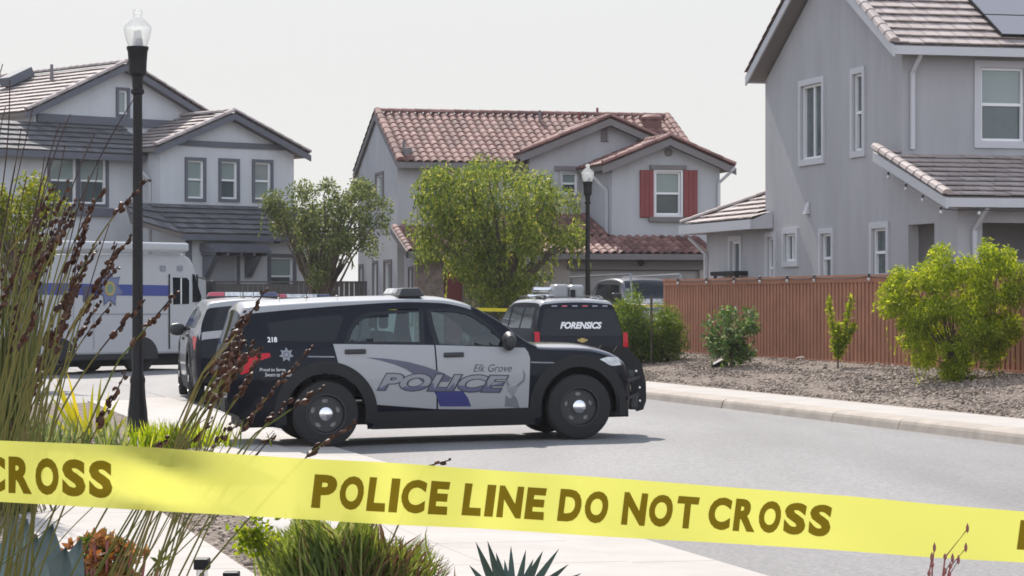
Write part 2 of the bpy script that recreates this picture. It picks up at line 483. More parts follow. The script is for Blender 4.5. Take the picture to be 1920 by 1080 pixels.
# near side: flush apron, planting strip, footpath, yard
m = MB(); slabs(m, -8.62, -8.0, 0.012, -40, 15.5, 3.05, 0.012, 0.1); slabs(m, -9.55, -8.628, 0.030, -40, 15.5, 1.52, 0.012, 0.1); slabs(m, -10.5, -9.558, 0.032, -40, -6.5, 1.52, 0.012, 0.1)
tag(m.build('apron', M['concrete']), kind='structure')
m = MB(); slabs(m, -12.2, -11.1, 0.045, -40, 15.5, 1.52)
tag(m.build('footpath', M['concrete']), kind='structure')
m = MB().quad(st(-11.1, -40, 0.02), st(-9.55, -40, 0.018), st(-9.55, 15.5, 0.018), st(-11.1, 15.5, 0.02))
tag(m.build('planting_strip', M['gravel']), kind='structure')
m = MB().quad(st(-40, -40, 0.08), st(-12.2, -40, 0.03), st(-12.2, 15.5, 0.03), st(-40, 15.5, 0.08))
tag(m.build('yard_ground', M['mulch']), kind='structure')
# right hand bed rising to the fence, and the lot behind it
m = MB()
rows = [1.55 + (6.6 - 1.55) * i / 14 for i in range(15)]; cols = [-40 + 100 * i / 60 for i in range(61)]
rg = random.Random(3)
vs = [st(d, t, bed_z(d) + (rg.uniform(-0.02, 0.03) if 1.7 < d < 5 else 0)) for d in rows for t in cols]
fs = [(i * 61 + j, i * 61 + j + 1, (i + 1) * 61 + j + 1, (i + 1) * 61 + j) for i in range(14) for j in range(60)]
m.add(vs, fs, 0, True)
m.quad(st(6.6, -40, 0.52), st(60, -40, 0.52), st(60, 60, 0.52), st(6.6, 60, 0.52))
tag(m.build('bank', M['gravel'], smooth=True), kind='structure')
m = MB()
m.hexa([(-70, 77.5, -0.3), (3.4, 70.0, -0.3), (60, 140, -0.3), (-70, 160, -0.3)], [(-70, 78.5, 0.42), (3.4, 71.0, 0.42), (60, 140, 0.42), (-70, 160, 0.42)])
tag(m.build('house_lots', M['earth']), kind='structure')

# loose stones over the bank and strip
rg = random.Random(11)
ico = bmesh.new(); bmesh.ops.create_icosphere(ico, subdivisions=1, radius=1.0)
iv = [v.co.copy() for v in ico.verts]; ifc = [tuple(v.index for v in f.verts) for f in ico.faces]; ico.free()
def stones(name, n, dr, tr, size, zf):
    mb = MB()
    for _ in range(n):
        d = rg.uniform(*dr); t = tr[0] + (tr[1] - tr[0]) * rg.random() ** 1.25
        s = rg.uniform(*size) * (1.7 if rg.random() < 0.03 else 1)
        rot = Matrix.Rotation(rg.uniform(0, 6.28), 3, 'Z') @ Matrix.Rotation(rg.uniform(0, 3), 3, 'X')
        sc = Vector((s * rg.uniform(.8, 1.4), s * rg.uniform(.7, 1.1), s * rg.uniform(.5, .8)))
        c = st(d, t, zf(d) + s * 0.25)
        jit = [rg.uniform(.8, 1.2) for _ in range(12)]
        mb.add([c + rot @ Vector((v.x * sc.x * j, v.y * sc.y * j, v.z * sc.z * j)) for v, j in zip(iv, jit)], ifc)
    o = mb.build(name, M['stone_chip'])
    return tag(o, kind='stuff')
tag(stones('gravel', 21000, (1.6, 5.0), (-2, 32), (0.014, 0.032), bed_z), 'loose grey and tan gravel covering the bank below the red fence', 'gravel')
tag(stones('pebbles', 2600, (-11.05, -10.5), (-22, 6), (0.008, 0.02), lambda d: 0.02), 'fine grey pebbles in the planting strip by the footpath', 'pebbles')
# ------------------------------------------------------------------ house building blocks (local x along the front, y to the back, z up)
def PX(c):  # plane x = c, wall faces -x ; u = y
    return lambda u, v, d: (c + d, u, v)
def PY(c):  # plane y = c, wall faces -y ; u = x
    return lambda u, v, d: (u, c + d, v)

def wall(root, outer, holes, fn, m, thick=0.22, name='wall'):
    return MB().plate(outer, [[(a0, z0), (a1, z0), (a1, z1), (a0, z1)] for (a0, a1, z0, z1) in holes], fn, 0, thick).build(name, m, root)

def ring(mb, fn, a0, a1, z0, z1, wd, d0, d1, m=0):
    """four mitreless boards round a rectangle (a0..a1, z0..z1 is the inside)"""
    def bx(p, q, r, s):
        c = [fn(p, r, d0), fn(q, r, d0), fn(q, r, d1), fn(p, r, d1)]
        e = [fn(p, s, d0), fn(q, s, d0), fn(q, s, d1), fn(p, s, d1)]
        mb.hexa(c, e, m)
    bx(a0 - wd, a1 + wd, z0 - wd, z0); bx(a0 - wd, a1 + wd, z1, z1 + wd)
    bx(a0 - wd, a0, z0, z1); bx(a1, a1 + wd, z0, z1)

def bar(mb, fn, p, q, r, s, d0, d1, m=0):
    c = [fn(p, r, d0), fn(q, r, d0), fn(q, r, d1), fn(p, r, d1)]
    e = [fn(p, s, d0), fn(q, s, d0), fn(q, s, d1), fn(p, s, d1)]
    mb.hexa(c, e, m)

def window(root, fn, a0, a1, z0, z1, kind='hung', trim=None, tw=0.12, top='pane_pale', low='pane', sill=None, fw=0.055, name='window'):
    """opening a0..a1 x z0..z1: vinyl frame in the reveal, trim boards on the wall, one pane per sash"""
    mb = MB()
    ring(mb, fn, a0 + fw, a1 - fw, z0 + fw, z1 - fw, fw, 0.035, 0.13)
    am, zm = (a0 + a1) / 2, (z0 + z1) / 2
    if kind == 'hung': bar(mb, fn, a0 + fw, a1 - fw, zm - 0.03, zm + 0.03, 0.045, 0.12)
    if kind == 'slider': bar(mb, fn, am - 0.03, am + 0.03, z0 + fw, z1 - fw, 0.045, 0.12)
    wn = mb.build(name, M['vinyl'], root)
    if trim:
        t = MB(); ring(t, fn, a0, a1, z0, z1, tw, -0.045, 0.0)
        t.build('window_trim', trim, wn)
    if sill:
        t = MB(); bar(t, fn, a0 - tw - 0.08, a1 + tw + 0.08, z0 - tw - 0.09, z0 - tw - 0.003, -0.09, 0.0); t.build('sill', sill, wn)
    def pane(b0, b1, c0, c1, k, d):
        MB().add([fn(b0, c0, d), fn(b1, c0, d), fn(b1, c1, d), fn(b0, c1, d)], [(0, 1, 2, 3)]).build('pane', M[k], wn)
    if kind == 'hung':
        pane(a0 + fw, a1 - fw, zm, z1 - fw, top, 0.085); pane(a0 + fw, a1 - fw, z0 + fw, zm, low, 0.105)
    elif kind == 'slider':
        pane(a0 + fw, am, z0 + fw, z1 - fw, low, 0.085); pane(am, a1 - fw, z0 + fw, z1 - fw, top, 0.105)
    else:
        pane(a0 + fw, a1 - fw, z0 + fw, z1 - fw, low, 0.09)
    return wn

def hole_px(root, axis, c, x0, x1, y0, y1):
    """opening from photo columns x0..x1 and rows y0..y1 (rows read at the middle)"""
    p = hit((x0 + x1) / 2, y0, root, axis, c); q = hit((x0 + x1) / 2, y1, root, axis, c)
    a = hit(x0, (y0 + y1) / 2, root, axis, c); b = hit(x1, (y0 + y1) / 2, root, axis, c)
    i = 1 if axis == 'x' else 0
    return (min(a[i], b[i]), max(a[i], b[i]), q.z, p.z)

def roof_plane(root, p0, p1, p2, p3, style, tmat, deck=0.16, name='roof', course=0.36, tw=0.33, keep=None, seed=1, parent=None):
    """eave p0->p1, ridge p3->p2 (above p1->p2). Deck slab plus individually laid tiles."""
    rg = random.Random(seed)
    p0, p1, p2, p3 = (Vector(p) for p in (p0, p1, p2, p3))
    n = (p1 - p0).cross(p3 - p0).normalized()
    if n.z < 0: n = -n
    mb = MB()
    dk = [p - n * deck for p in (p0, p1, p2, p3)]
    if keep is None:
        mb.hexa(dk, [p0, p1, p2, p3], 0)
    S = (p3 - p0).length; nc = max(1, round(S / course))
    for c in range(nc):
        s0, s1 = c / nc, min(1.0, (c + 1.25) / nc)
        a0, a1 = p0.lerp(p3, s0), p1.lerp(p2, s0)
        b0, b1 = p0.lerp(p3, s1), p1.lerp(p2, s1)
        L = (a1 - a0).length; nt = max(1, round(L / tw))
        off = 0.5 if c % 2 and style == 'flat' else 0
        for k in range(-1 if off else 0, nt):
            q0, q1 = max(0, (k + off) / nt), min(1, (k + 1 + off) / nt)
            if q1 - q0 < 0.2 / nt: continue
            g = 0.006 / max(L, .1)
            e0, e1 = a0.lerp(a1, q0 + g), a0.lerp(a1, q1 - g)
            f0, f1 = b0.lerp(b1, q0 + g), b0.lerp(b1, q1 - g)
            if keep and not keep((e0 + e1 + f0 + f1) / 4): continue
            lift = rg.uniform(-0.006, 0.006)
            if style == 'flat':
                lo = [0.072 + lift] * 2; us = [0, 1]; lip = 0.03
            else:
                us = [0, .12, .3, .5, .7, .88, 1]; lip = 0.022
                lo = [0.03 + lift + 0.075 * max(0, math.sin(math.pi * u)) ** 0.8 for u in us]
            e = (f0 - e0); slip = rg.uniform(-0.02, 0.02); q = len(us)
            nose = [e0.lerp(e1, u) + e * slip * 0.4 + n * h for u, h in zip(us, lo)]
            under = [p - n * lip for p in nose]
            vs = [u_ + e * 0.3 for u_ in under] + under + nose + [f0.lerp(f1, u) + n * (h - lo[0] * 0.92 + 0.004) for u, h in zip(us, lo)]
            fs = []
            for i in range(q - 1):
                for r_ in range(3): fs.append((r_ * q + i, r_ * q + i + 1, (r_ + 1) * q + i + 1, (r_ + 1) * q + i))
            mb.add(vs, fs, 1)
    return mb.build(name, [M['deck'], tmat], parent or root)

def cap_row(mb, a, b, r=0.12, step=0.4, m=0):
    """ridge or rake cap tiles in a row from a to b"""
    a, b = Vector(a), Vector(b); L = (b - a).length; n = max(1, round(L / step)); d = (b - a).normalized()
    side = d.cross(Vector((0, 0, 1))).normalized(); up = side.cross(d)
    for k in range(n):
        s = a + d * (L * k / n); e = a + d * (L * (k + 1.12) / n)
        vs = []
        for p, rr in ((s, r), (e, r * 0.86)):
            for t in (0, 40, 70, 110, 140, 180):
                vs.append(p + side * math.cos(R(t)) * rr + up * math.sin(R(t)) * rr * 0.8)
        fs = [(i, i + 1, 7 + i, 6 + i) for i in range(5)] + [(0, 1, 2, 3, 4, 5)[::-1]]
        mb.add(vs, fs, m)

def beam(mb, a, b, h, t, m=0, side=None):
    """board hanging below the line a-b: height h, thickness t towards side"""
    a, b = Vector(a), Vector(b); s = Vector(side) * t; z = Vector((0, 0, -h))
    mb.hexa([a + z, b + z, b + z + s, a + z + s], [a, b, b + s, a + s], m)

def downspout(root, fn, u, z0, z1, d=-0.05, m='trim_lilac', kick=0.0):
    mb = MB()
    bar(mb, fn, u - 0.04, u + 0.04, z0, z1, d - 0.05, d + 0.03)
    if kick:
        a = Vector(fn(u, z1, d)); b = Vector(fn(u + kick, z1 + 0.42, d - 0.40)); mb.tube([a - Vector((0, 0, .04)), a, b], 0.045, 6)
    return mb.build('downspout', M[m], root)

# ================================================================== right house (grey gable, brown flat tiles)
hr = thing('stucco_house', 'grey two storey stucco house with white window trim rising behind the red fence', 'house', (7.82, 53.47, 0.45), PHI)
yR = hit(1435, 300, hr, 'x', 0.0).y                      # far end of the gable wall
yM = yR / 2; zE = 6.2; pit = 0.555; ov = 0.42
zW = zE + 0.02
def zroof(y): return zE - 0.02 + pit * (min(y, yR - y) + ov)
gw = [(0, -0.5), (yR, -0.5), (yR, zroof(0) - 0.1), (yM, zroof(yM) - 0.1), (0, zroof(0) - 0.1)]
px = hole_px
W1 = px(hr, 'x', 0, 1503.5, 1543, 158, 298)
W2 = px(hr, 'x', 0, 1601, 1619, 138, 283)
L1 = px(hr, 'x', 0, 1371, 1389, 452, 560)
L2 = px(hr, 'x', 0, 1440, 1453, 445, 560)
L3 = px(hr, 'x', 0, 1472, 1494, 438, 490)
L4 = px(hr, 'x', 0, 1541, 1561, 438, 530)
L5 = px(hr, 'x', 0, 1637, 1664, 428, 518)
yE = -2.75                                              # ground floor runs further forward than the upper floor
wall(hr, gw, [W1, W2] + [h for h in (L2, L3, L4, L5)], PX(0), M['wall_grey'])
window(hr, PX(0), *W1, kind='slider', trim=M['trim_lilac'], top='pane', tw=0.13)
window(hr, PX(0), *W2, kind='hung', trim=M['trim_lilac'], top='pane', tw=0.13)
window(hr, PX(0), *L2, kind='hung', trim=M['trim_lilac'], top='pane', tw=0.12)
window(hr, PX(0), *L3, kind='slider', trim=M['trim_lilac'], top='pane', tw=0.12)
window(hr, PX(0), *L4, kind='hung', trim=M['trim_lilac'], top='pane', tw=0.12)
window(hr, PX(0), *L5, kind='hung', trim=M['trim_lilac'], top='pane', tw=0.13)
B1 = px(hr, 'y', 0, 1838, 1918, 127, 265)
B1 = (B1[0], B1[0] + 0.95, B1[2], B1[3])
XR = 11.0
wall(hr, [(0.22, 2.0), (XR, 2.0), (XR, zE + 0.1), (0.22, zE + 0.1)], [B1], PY(0), M['wall_grey'])
window(hr, PY(0), *B1, kind='hung', trim=M['trim_lilac'], tw=0.14)
wall(hr, [(0.22, -0.5), (XR, -0.5), (XR, zE + 0.1), (0.22, zE + 0.1)], [], PY(yR - 0.22), M['wall_grey'])
wall(hr, [(0.22, -0.5), (yR - .22, -0.5), (yR - .22, zE), (yM, zroof(yM) - .3), (0.22, zE)], [], PX(XR - 0.22), M['wall_grey'])
# main roof
x0, x1 = -0.36, XR + 0.4
zr0 = zE + 0.15; zrk = zr0 + pit * (yM + ov); ob = 0.2; zrb = zrk - pit * (yM + ob)
roof_plane(hr, (x0, -ov, zr0), (x1, -ov, zr0), (x1, yM, zrk), (x0, yM, zrk), 'flat', M['tile_brown'], seed=2, course=0.36)
roof_plane(hr, (x0, yR + ob, zrb), (x1, yR + ob, zrb), (x1, yM, zrk), (x0, yM, zrk), 'flat', M['tile_brown'], seed=3)
mb = MB()
beam(mb, (x0 - 0.02, -ov - 0.06, zr0 - 0.02), (x1, -ov - 0.06, zr0 - 0.02), 0.17, 0.06, side=(0, 1, 0))
mb.build('fascia', M['trim_lilac'], hr); mb = MB()
beam(mb, (x0 - 0.02, yR + ob + 0.06, zrb - 0.02), (x1, yR + ob + 0.06, zrb - 0.02), 0.17, 0.06, side=(0, -1, 0))
mb.build('fascia', M['trim_lilac'], hr)
mb = MB()
beam(mb, (x0 - 0.035, -ov - 0.08, zr0 - 0.03), (x0 - 0.035, yM, zrk - 0.03), 0.21, 0.04, side=(1, 0, 0))
beam(mb, (x0 - 0.035, yR + ob + 0.08, zrb - 0.03), (x0 - 0.035, yM, zrk - 0.03), 0.21, 0.04, side=(1, 0, 0))
mb.build('rake_board', M['trim_lilac'], hr)
mb = MB()
cap_row(mb, (x0 + 0.03, -ov, zr0 + 0.06), (x0 + 0.03, yM, zrk + 0.06), 0.12, 0.36)
cap_row(mb, (x0 + 0.03, yR + ob, zrb + 0.06), (x0 + 0.03, yM, zrk + 0.06), 0.12, 0.36)
mb.build('rake_cap', M['tile_brown'], hr)
# solar panels on the slope towards the street
nrm = Vector((0, -pit, 1)).normalized()
def on_slope(px_, py_, lift):
    a = hit(px_, py_, hr, 'y', -ov); b = hit(px_, py_, hr, 'y', yM)
    f = lambda q: q.z - (zr0 + pit * (q.y + ov) + lift)
    fa, fb = f(a), f(b); t = fa / (fa - fb)
    return a + (b - a) * t
c0 = on_slope(1879, 64, 0.16)
ax = Vector((1, 0, 0)); up = Vector((0, 1, pit)).normalized()
skew = 0
for i in range(3):
    for j in range(2):
        o = c0 + ax * (i * 1.68) + up * (j * 1.02)
        p = thing('solar_panel', ('lower' if j == 0 else 'upper') + ' solar panel on the brown roof, ' + ('nearest the grey gable', 'second from the grey gable', 'third from the grey gable')[i], 'solar panel',
                  hr.matrix_basis @ o if False else Matrix.Translation(hr.location) @ Matrix.Rotation(PHI, 4, 'Z') @ o, PHI, 'solar panels on the right house')
        def L(a, b, h): return ax * a + up * b + nrm * h
        fr = MB(); fr.hexa([L(0, 0, -0.05), L(1.66, 0, -0.05), L(1.66, 1.0, -0.05), L(0, 1.0, -0.05)], [L(0, 0, 0), L(1.66, 0, 0), L(1.66, 1.0, 0), L(0, 1.0, 0)])
        for a in (0.1, 1.5): fr.hexa([L(a, 0.1, -0.19), L(a + .06, 0.1, -0.19), L(a + .06, .9, -0.19), L(a, .9, -0.19)], [L(a, 0.1, -.05), L(a + .06, 0.1, -.05), L(a + .06, .9, -.05), L(a, .9, -.05)])
        fr.build('frame', M['black_metal'], p)
        MB().quad(L(.02, .02, .003), L(1.64, .02, .003), L(1.64, .98, .003), L(.02, .98, .003)).build('cells', M['solar'], p)
# ground floor extension with lean-to roof and covered patio
dr = px(hr, 'x', 0, 1703, 1752, 420, 560)
ez = 3.15
ew = [(yE, -0.5), (-0.003, -0.5), (-0.003, ez + 0.9), (yE, ez)]
wall(hr, ew, [(max(yE + .5, dr[0]), dr[1], -0.3, dr[3])], PX(0), M['wall_grey'])
P1 = px(hr, 'y', yE, 1842, 1990, 418, 560)
wall(hr, [(0.22, -0.5), (XR, -0.5), (XR, ez), (0.22, ez)], [(P1[0], P1[0] + 3.6, -0.45, P1[3])], PY(yE), M['wall_grey'])
mb = MB(); mb.box(0.22, XR, -0.26, -0.2, -0.5, 2.0); mb.build('patio_wall', M['wall_tan'], hr)
for k in range(3):
    a = 1.3 + k * 1.0
    window(hr, PY(-0.33), a, a + 0.86, -0.1, 2.1, kind='fixed', trim=M['wall_tan'], tw=0.06, name='patio_door')
rz0, rz1 = 3.22, 4.3; ry0, ry1 = yE - 0.45, 0.42
roof_plane(hr, (-ov, ry0, rz0), (x1, ry0, rz0), (x1, ry1, rz1), (-ov, ry1, rz1), 'flat', M['tile_brown'], seed=5, deck=0.14)
mb = MB()
beam(mb, (-ov - 0.02, ry0 - 0.06, rz0 - 0.02), (x1, ry0 - 0.06, rz0 - 0.02), 0.17, 0.06, side=(0, 1, 0)); mb.build('fascia', M['trim_lilac'], hr)
mb = MB(); beam(mb, (-ov - 0.035, ry0 - 0.08, rz0 - 0.03), (-ov - 0.035, ry1 + 0.02, rz1 - 0.03), 0.19, 0.04, side=(1, 0, 0)); mb.build('rake_board', M['trim_lilac'], hr)
mb = MB(); cap_row(mb, (-ov + 0.03, ry0, rz0 + 0.06), (-ov + 0.03, ry1, rz1 + 0.06), 0.12, 0.36); mb.build('rake_cap', M['tile_brown'], hr)
# single storey wing at the back
wy0 = yR + 0.003; wy1 = hit(1325, 470, hr, 'x', 0.0).y
wall(hr, [(wy0, -0.5), (wy1, -0.5), (wy1, 3.1), (wy0, 3.1)], [L1], PX(0), M['wall_grey'])
window(hr, PX(0), *L1, kind='fixed', trim=M['trim_lilac'], tw=0.12)
wall(hr, [(0.22, -0.5), (8, -0.5), (8, 3.1), (0.22, 3.1)], [], PY(wy1 - 0.22), M['wall_grey'])
wz = 3.12; wp = 0.42; wl = 3.2
ke = wy1 + 0.45
roof_plane(hr, (-0.5, ke, wz), (-0.5, yR - 0.55, wz), (-0.5 + wl, yR - 0.55, wz + wl * wp), (-0.5 + wl, ke, wz + wl * wp), 'flat', M['tile_brown'], seed=6,
           keep=lambda c: (ke - c.y) > (c.x + 0.5) and not (c.y < yR and c.x > -0.02))
roof_plane(hr, (8, ke, wz), (-0.5, ke, wz), (-0.5, ke - wl, wz + wl * wp), (8, ke - wl, wz + wl * wp), 'flat', M['tile_brown'], seed=7, keep=lambda c: (c.x + 0.5) > (ke - c.y) and c.y > yR)
mb = MB()
a = Vector((-0.5, ke, wz)); h = Vector((-0.5 + wl, ke - wl, wz + wl * wp)); e = Vector((-0.5, yR - 0.5, wz)); e2 = Vector((-0.03, yR - 0.5, wz + 0.47 * wp))
dz = Vector((0, 0, -0.012))
h2 = Vector((-0.5 + wl, yR + 0.003, wz + wl * wp)); e3 = Vector((-0.03, yR + 0.003, wz + 0.47 * wp))
mb.add([p + dz for p in (a, e, e2, e3, h2, h)], [(0, 1, 2, 3, 4, 5)])
mb.add([p + dz for p in (a, h, Vector((8, ke - wl, wz + wl * wp)), Vector((8, ke, wz)))], [(0, 1, 2, 3)])
mb.build('roof_deck', M['deck'], hr)
mb = MB(); cap_row(mb, a + Vector((0, 0, .06)), h + Vector((0, 0, .06)), 0.11, 0.36); mb.build('hip_cap', M['tile_brown'], hr)
mb = MB(); beam(mb, (-0.56, ke + .06, wz), (-0.56, yR - 0.55, wz), 0.22, 0.06, side=(1, 0, 0)); beam(mb, (-0.5, ke + 0.06, wz), (8, ke + 0.06, wz), 0.22, 0.06, side=(0, -1, 0))
mb.add([(-0.5, yR - 0.56, wz), (-0.02, yR - 0.56, wz + .2), (-0.02, yR - .56, wz - .2), (-0.5, yR - .56, wz - .22)], [(0, 1, 2, 3)])
mb.add([(-0.5, ke, wz - .2), (-0.5, yR - 0.55, wz - .2), (0, yR - .55, wz - .2), (0, ke, wz - .2)], [(0, 1, 2, 3)])
mb.build('fascia', M['trim_lilac'], hr)
q = hit(1692, 300, hr, 'y', 0).x
downspout(hr, PY(0), 0.2, 4.3, zE - 0.38, kick=0.06)
downspout(hr, PY(yE), 0.32, -0.4, 2.6, kick=0.1)
downspout(hr, PX(0), wy1 - 0.1, -0.4, 2.4, kick=0.15)
v = hit(1516, 392, hr, 'x', 0)
mb = MB(); mb.hexa([(-0.001, v.y - .1, v.z - .12), (-0.1, v.y - .1, v.z - .12), (-0.1, v.y + .1, v.z - .12), (-.001, v.y + .1, v.z - .12)], [(-0.001, v.y - .1, v.z + .14), (-0.03, v.y - .1, v.z + .14), (-0.03, v.y + .1, v.z + .14), (-.001, v.y + .1, v.z + .14)])
mb.build('vent_hood', M['trim_lilac'], hr, bevel=0.01)

# ================================================================== middle house (red barrel tiles)
hm = thing('red_roof_house', 'two storey house with red barrel tile roof and red shutters beyond the street', 'house', (-3.44, 80.0, 0.45), PHI)
hy = lambda a, b, y: hit(a, b, hm, 'y', y)
zE2 = 5.40; pit2 = 0.485; dep = 6.3; ym = dep / 2; ov = 0.4
xEnd = hy(1253, 210, ym).x - .3
gx0 = hy(925, 300, -0.6).x
def ztop(y): return zE2 + pit2 * (min(y, dep - y) + ov) - 0.2
lw = [(0, -0.5), (dep, -0.5), (dep, ztop(0)), (ym, ztop(ym)), (0, ztop(0))]
A1 = px(hm, 'x', 0, 706, 719, 328, 372)
A2 = px(hm, 'x', 0, 675, 681, 500, 560); A3 = px(hm, 'x', 0, 701, 708, 494, 560); A4 = px(hm, 'x', 0, 722, 734, 492, 560)
wall(hm, lw, [A1, A2, A3, A4], PX(0), M['wall_light'])
for h in (A1, A2, A3, A4): window(hm, PX(0), *h, kind='fixed', trim=M['trim_taupe'], tw=0.09, low='pane_pale' if h is A1 else 'pane')
wall(hm, [(0.22, -0.5), (xEnd, -0.5), (xEnd, zE2), (0.22, zE2)], [], PY(0), M['wall_light'])
wall(hm, [(0.22, -0.5), (xEnd, -0.5), (xEnd, zE2), (0.22, zE2)], [], PY(dep - 0.22), M['wall_light'])
wall(hm, [(0, -0.5), (dep, -0.5), (dep, ztop(0)), (ym, ztop(ym)), (0, ztop(0))], [], PX(xEnd - 0.22), M['wall_light'])
xr = xEnd + 0.3; xl = -0.04; zk = zE2 + pit2 * (ym + ov)
roof_plane(hm, (xl, -ov, zE2), (xr, -ov, zE2), (xr, ym, zk), (xl, ym, zk), 'barrel', M['tile_red'], seed=12, tw=0.25, course=0.33)
roof_plane(hm, (xl, dep + ov, zE2), (xr, dep + ov, zE2), (xr, ym, zk), (xl, ym, zk), 'barrel', M['tile_red'], seed=13, tw=0.25, course=0.33)
mb = MB()
cap_row(mb, (xl, ym, zk + .05), (xr, ym, zk + .05), 0.14, 0.42)
for xx in (xl + .06, xr - .04):
    cap_row(mb, (xx, -ov, zE2 + .07), (xx, ym, zk + .07), 0.14, 0.4); cap_row(mb, (xx, dep + ov, zE2 + .07), (xx, ym, zk + .07), 0.14, 0.4)
mb.build('ridge_cap', M['tile_red'], hm)
mb = MB(); beam(mb, (xl - .03, -ov - .05, zE2), (gx0 + .4, -ov - .05, zE2), 0.17, 0.05, side=(0, 1, 0)); mb.build('gutter', M['trim_taupe'], hm)
mb = MB(); beam(mb, (xl - .05, -ov - .06, zE2 - .01), (xl - .05, ym, zk - .01), 0.2, 0.045, side=(1, 0, 0)); beam(mb, (xl - .05, dep + ov + .06, zE2 - .01), (xl - .05, ym, zk - .01), 0.2, 0.045, side=(1, 0, 0)); mb.build('rake_board', M['trim_taupe'], hm)

def front_gable(root, y, back, xa, xb, ze, pitch, ov, fasc, tmat, style, seed, wallm, holes=(), z0=-0.5, over=0.35, capm=None, ztrim=None, xw0=None, xw1=None, sides=True):
    """gable facing the street: wall xa..xb at depth y, roof running back to `back`; ze is the eave height of the roof surface at the overhang tips"""
    xm = (xa + xb) / 2; hw = (xb - xa) / 2; zp = ze + pitch * (hw + ov)
    zw = ze + pitch * ov - 0.17
    wall(root, [(xa, z0), (xb, z0), (xb, zw), (xm, zp - 0.17), (xa, zw)], holes, PY(y), wallm)
    if sides:
        wall(root, [(y + .22, z0), (back, z0), (back, zw), (y + .22, zw)], [], PX(xa), wallm)
        MB().box(xb - .22, xb, y + .22, back, z0, zw).build('wall', wallm, root)
    yf = y - over
    for sgn, s in ((-1, seed), (1, seed + 1)):
        xe = xm + sgn * (hw + ov)
        roof_plane(root, (xe, yf, ze), (xe, back, ze), (xm, back, zp), (xm, yf, zp), style, tmat, seed=s, tw=0.25 if style == 'barrel' else 0.33, course=0.33 if style == 'barrel' else 0.37, deck=0.13)
    mb = MB()
    for sgn in (-1, 1):
        xe = xm + sgn * (hw + ov)
        cap_row(mb, (xe, yf + .03, ze + .07), (xm, yf + .03, zp + .07), 0.13, 0.4)
    cap_row(mb, (xm, yf, zp + .06), (xm, back, zp + .06), 0.13, 0.4)
    mb.build('rake_cap', capm or tmat, root)
    mb = MB()
    for sgn in (-1, 1):
        xe = xm + sgn * (hw + ov + .03)
        beam(mb, (xe, yf - .035, ze - .03), (xm, yf - .035, zp - .01), 0.2, 0.04, side=(0, 1, 0))
    mb.build('rake_board', fasc, root)
    return xm, zp
# centre gable
yc = -0.6
xa = hy(952, 300, yc).x; xb = hy(1228, 280, yc).x
pk = hy(1138, 216, yc); xa = 2 * pk.x - xb - 0.9
xb = pk.x + (pk.x - xa)
C1 = px(hm, 'y', yc, 1052, 1082, 324, 364)
front_gable(hm, yc, ym - 0.3, xa, xb, pk.z - .12 - 0.405 * ((xb - xa) / 2 + .35), 0.405, 0.35, M['trim_taupe'], M['tile_red'], 'barrel', 20, M['wall_light'], [C1])
window(hm, PY(yc), *C1, kind='hung', trim=M['wall_light'], tw=0.05)
mb = MB(); bar(mb, PY(yc), C1[0] - .2, C1[1] + .2, C1[3] + .06, C1[3] + .2, -0.09, 0); mb.build('window_header', M['trim_taupe'], hm)
v = hy(1133, 250, yc)
mb = MB(); bar(mb, PY(yc), v.x - .09, v.x + .09, v.z - .26, v.z + .26, -0.04, 0)
for k in range(5): bar(mb, PY(yc), v.x - .12, v.x + .12, v.z - .25 + k * .11, v.z - .22 + k * .11, -0.06, -0.04)
mb.build('gable_vent', M['trim_taupe'], hm)
# right gable
yg = -3.3
xa = hy(1150, 400, yg).x; xb = hy(1352, 400, yg).x
pk = hy(1249, 251, yg)
xm_ = pk.x; hw = (xb - xa) / 2; xa, xb = xm_ - hw, xm_ + hw
G1 = px(hm, 'y', yg, 1228, 1276, 322, 403)
front_gable(hm, yg, ym - 0.9, xa, xb, pk.z - .15 - 0.41 * (hw + .36), 0.41, 0.36, M['trim_taupe'], M['tile_red'], 'barrel', 24, M['wall_pale'], [G1])
window(hm, PY(yg), *G1, kind='hung', trim=M['trim_white'], tw=0.06)
mb = MB(); bar(mb, PY(yg), G1[0] - .16, G1[1] + .16, G1[3] + .065, G1[3] + .19, -0.1, 0); mb.build('window_header', M['trim_taupe'], hm)
mb = MB(); bar(mb, PY(yg), G1[0] - .2, G1[1] + .2, G1[2] - .2, G1[2] - .065, -0.12, 0); mb.build('sill', M['trim_taupe'], hm)
for a, b in ((1199.5, 1225), (1281, 1307)):
    s = px(hm, 'y', yg, a, b, 319, 408)
    mb = MB(); bar(mb, PY(yg), *s, -0.05, -0.003)
    for k in range(3): bar(mb, PY(yg), s[0] + .01 + k * (s[1] - s[0]) / 3, s[0] - .01 + (k + 1) * (s[1] - s[0]) / 3, s[2] + .02, s[3] - .02, -0.065, -0.05)
    mb.build('shutter', M['shutter'], hm)
v = hy(1253, 286, yg)
MB().lathe([(0.0, -0.05), (0.09, -0.05), (0.12, -0.03), (0.12, 0)], 16, (v.x, yg, v.z), 'y').build('round_vent', M['trim_taupe'], hm)
downspout(hm, PX(xa), yg + .35, 2.4, zE2 - 0.9, kick=0.1)
downspout(hm, PY(yg), xb - .05, 1.9, 4.75, kick=0.36)
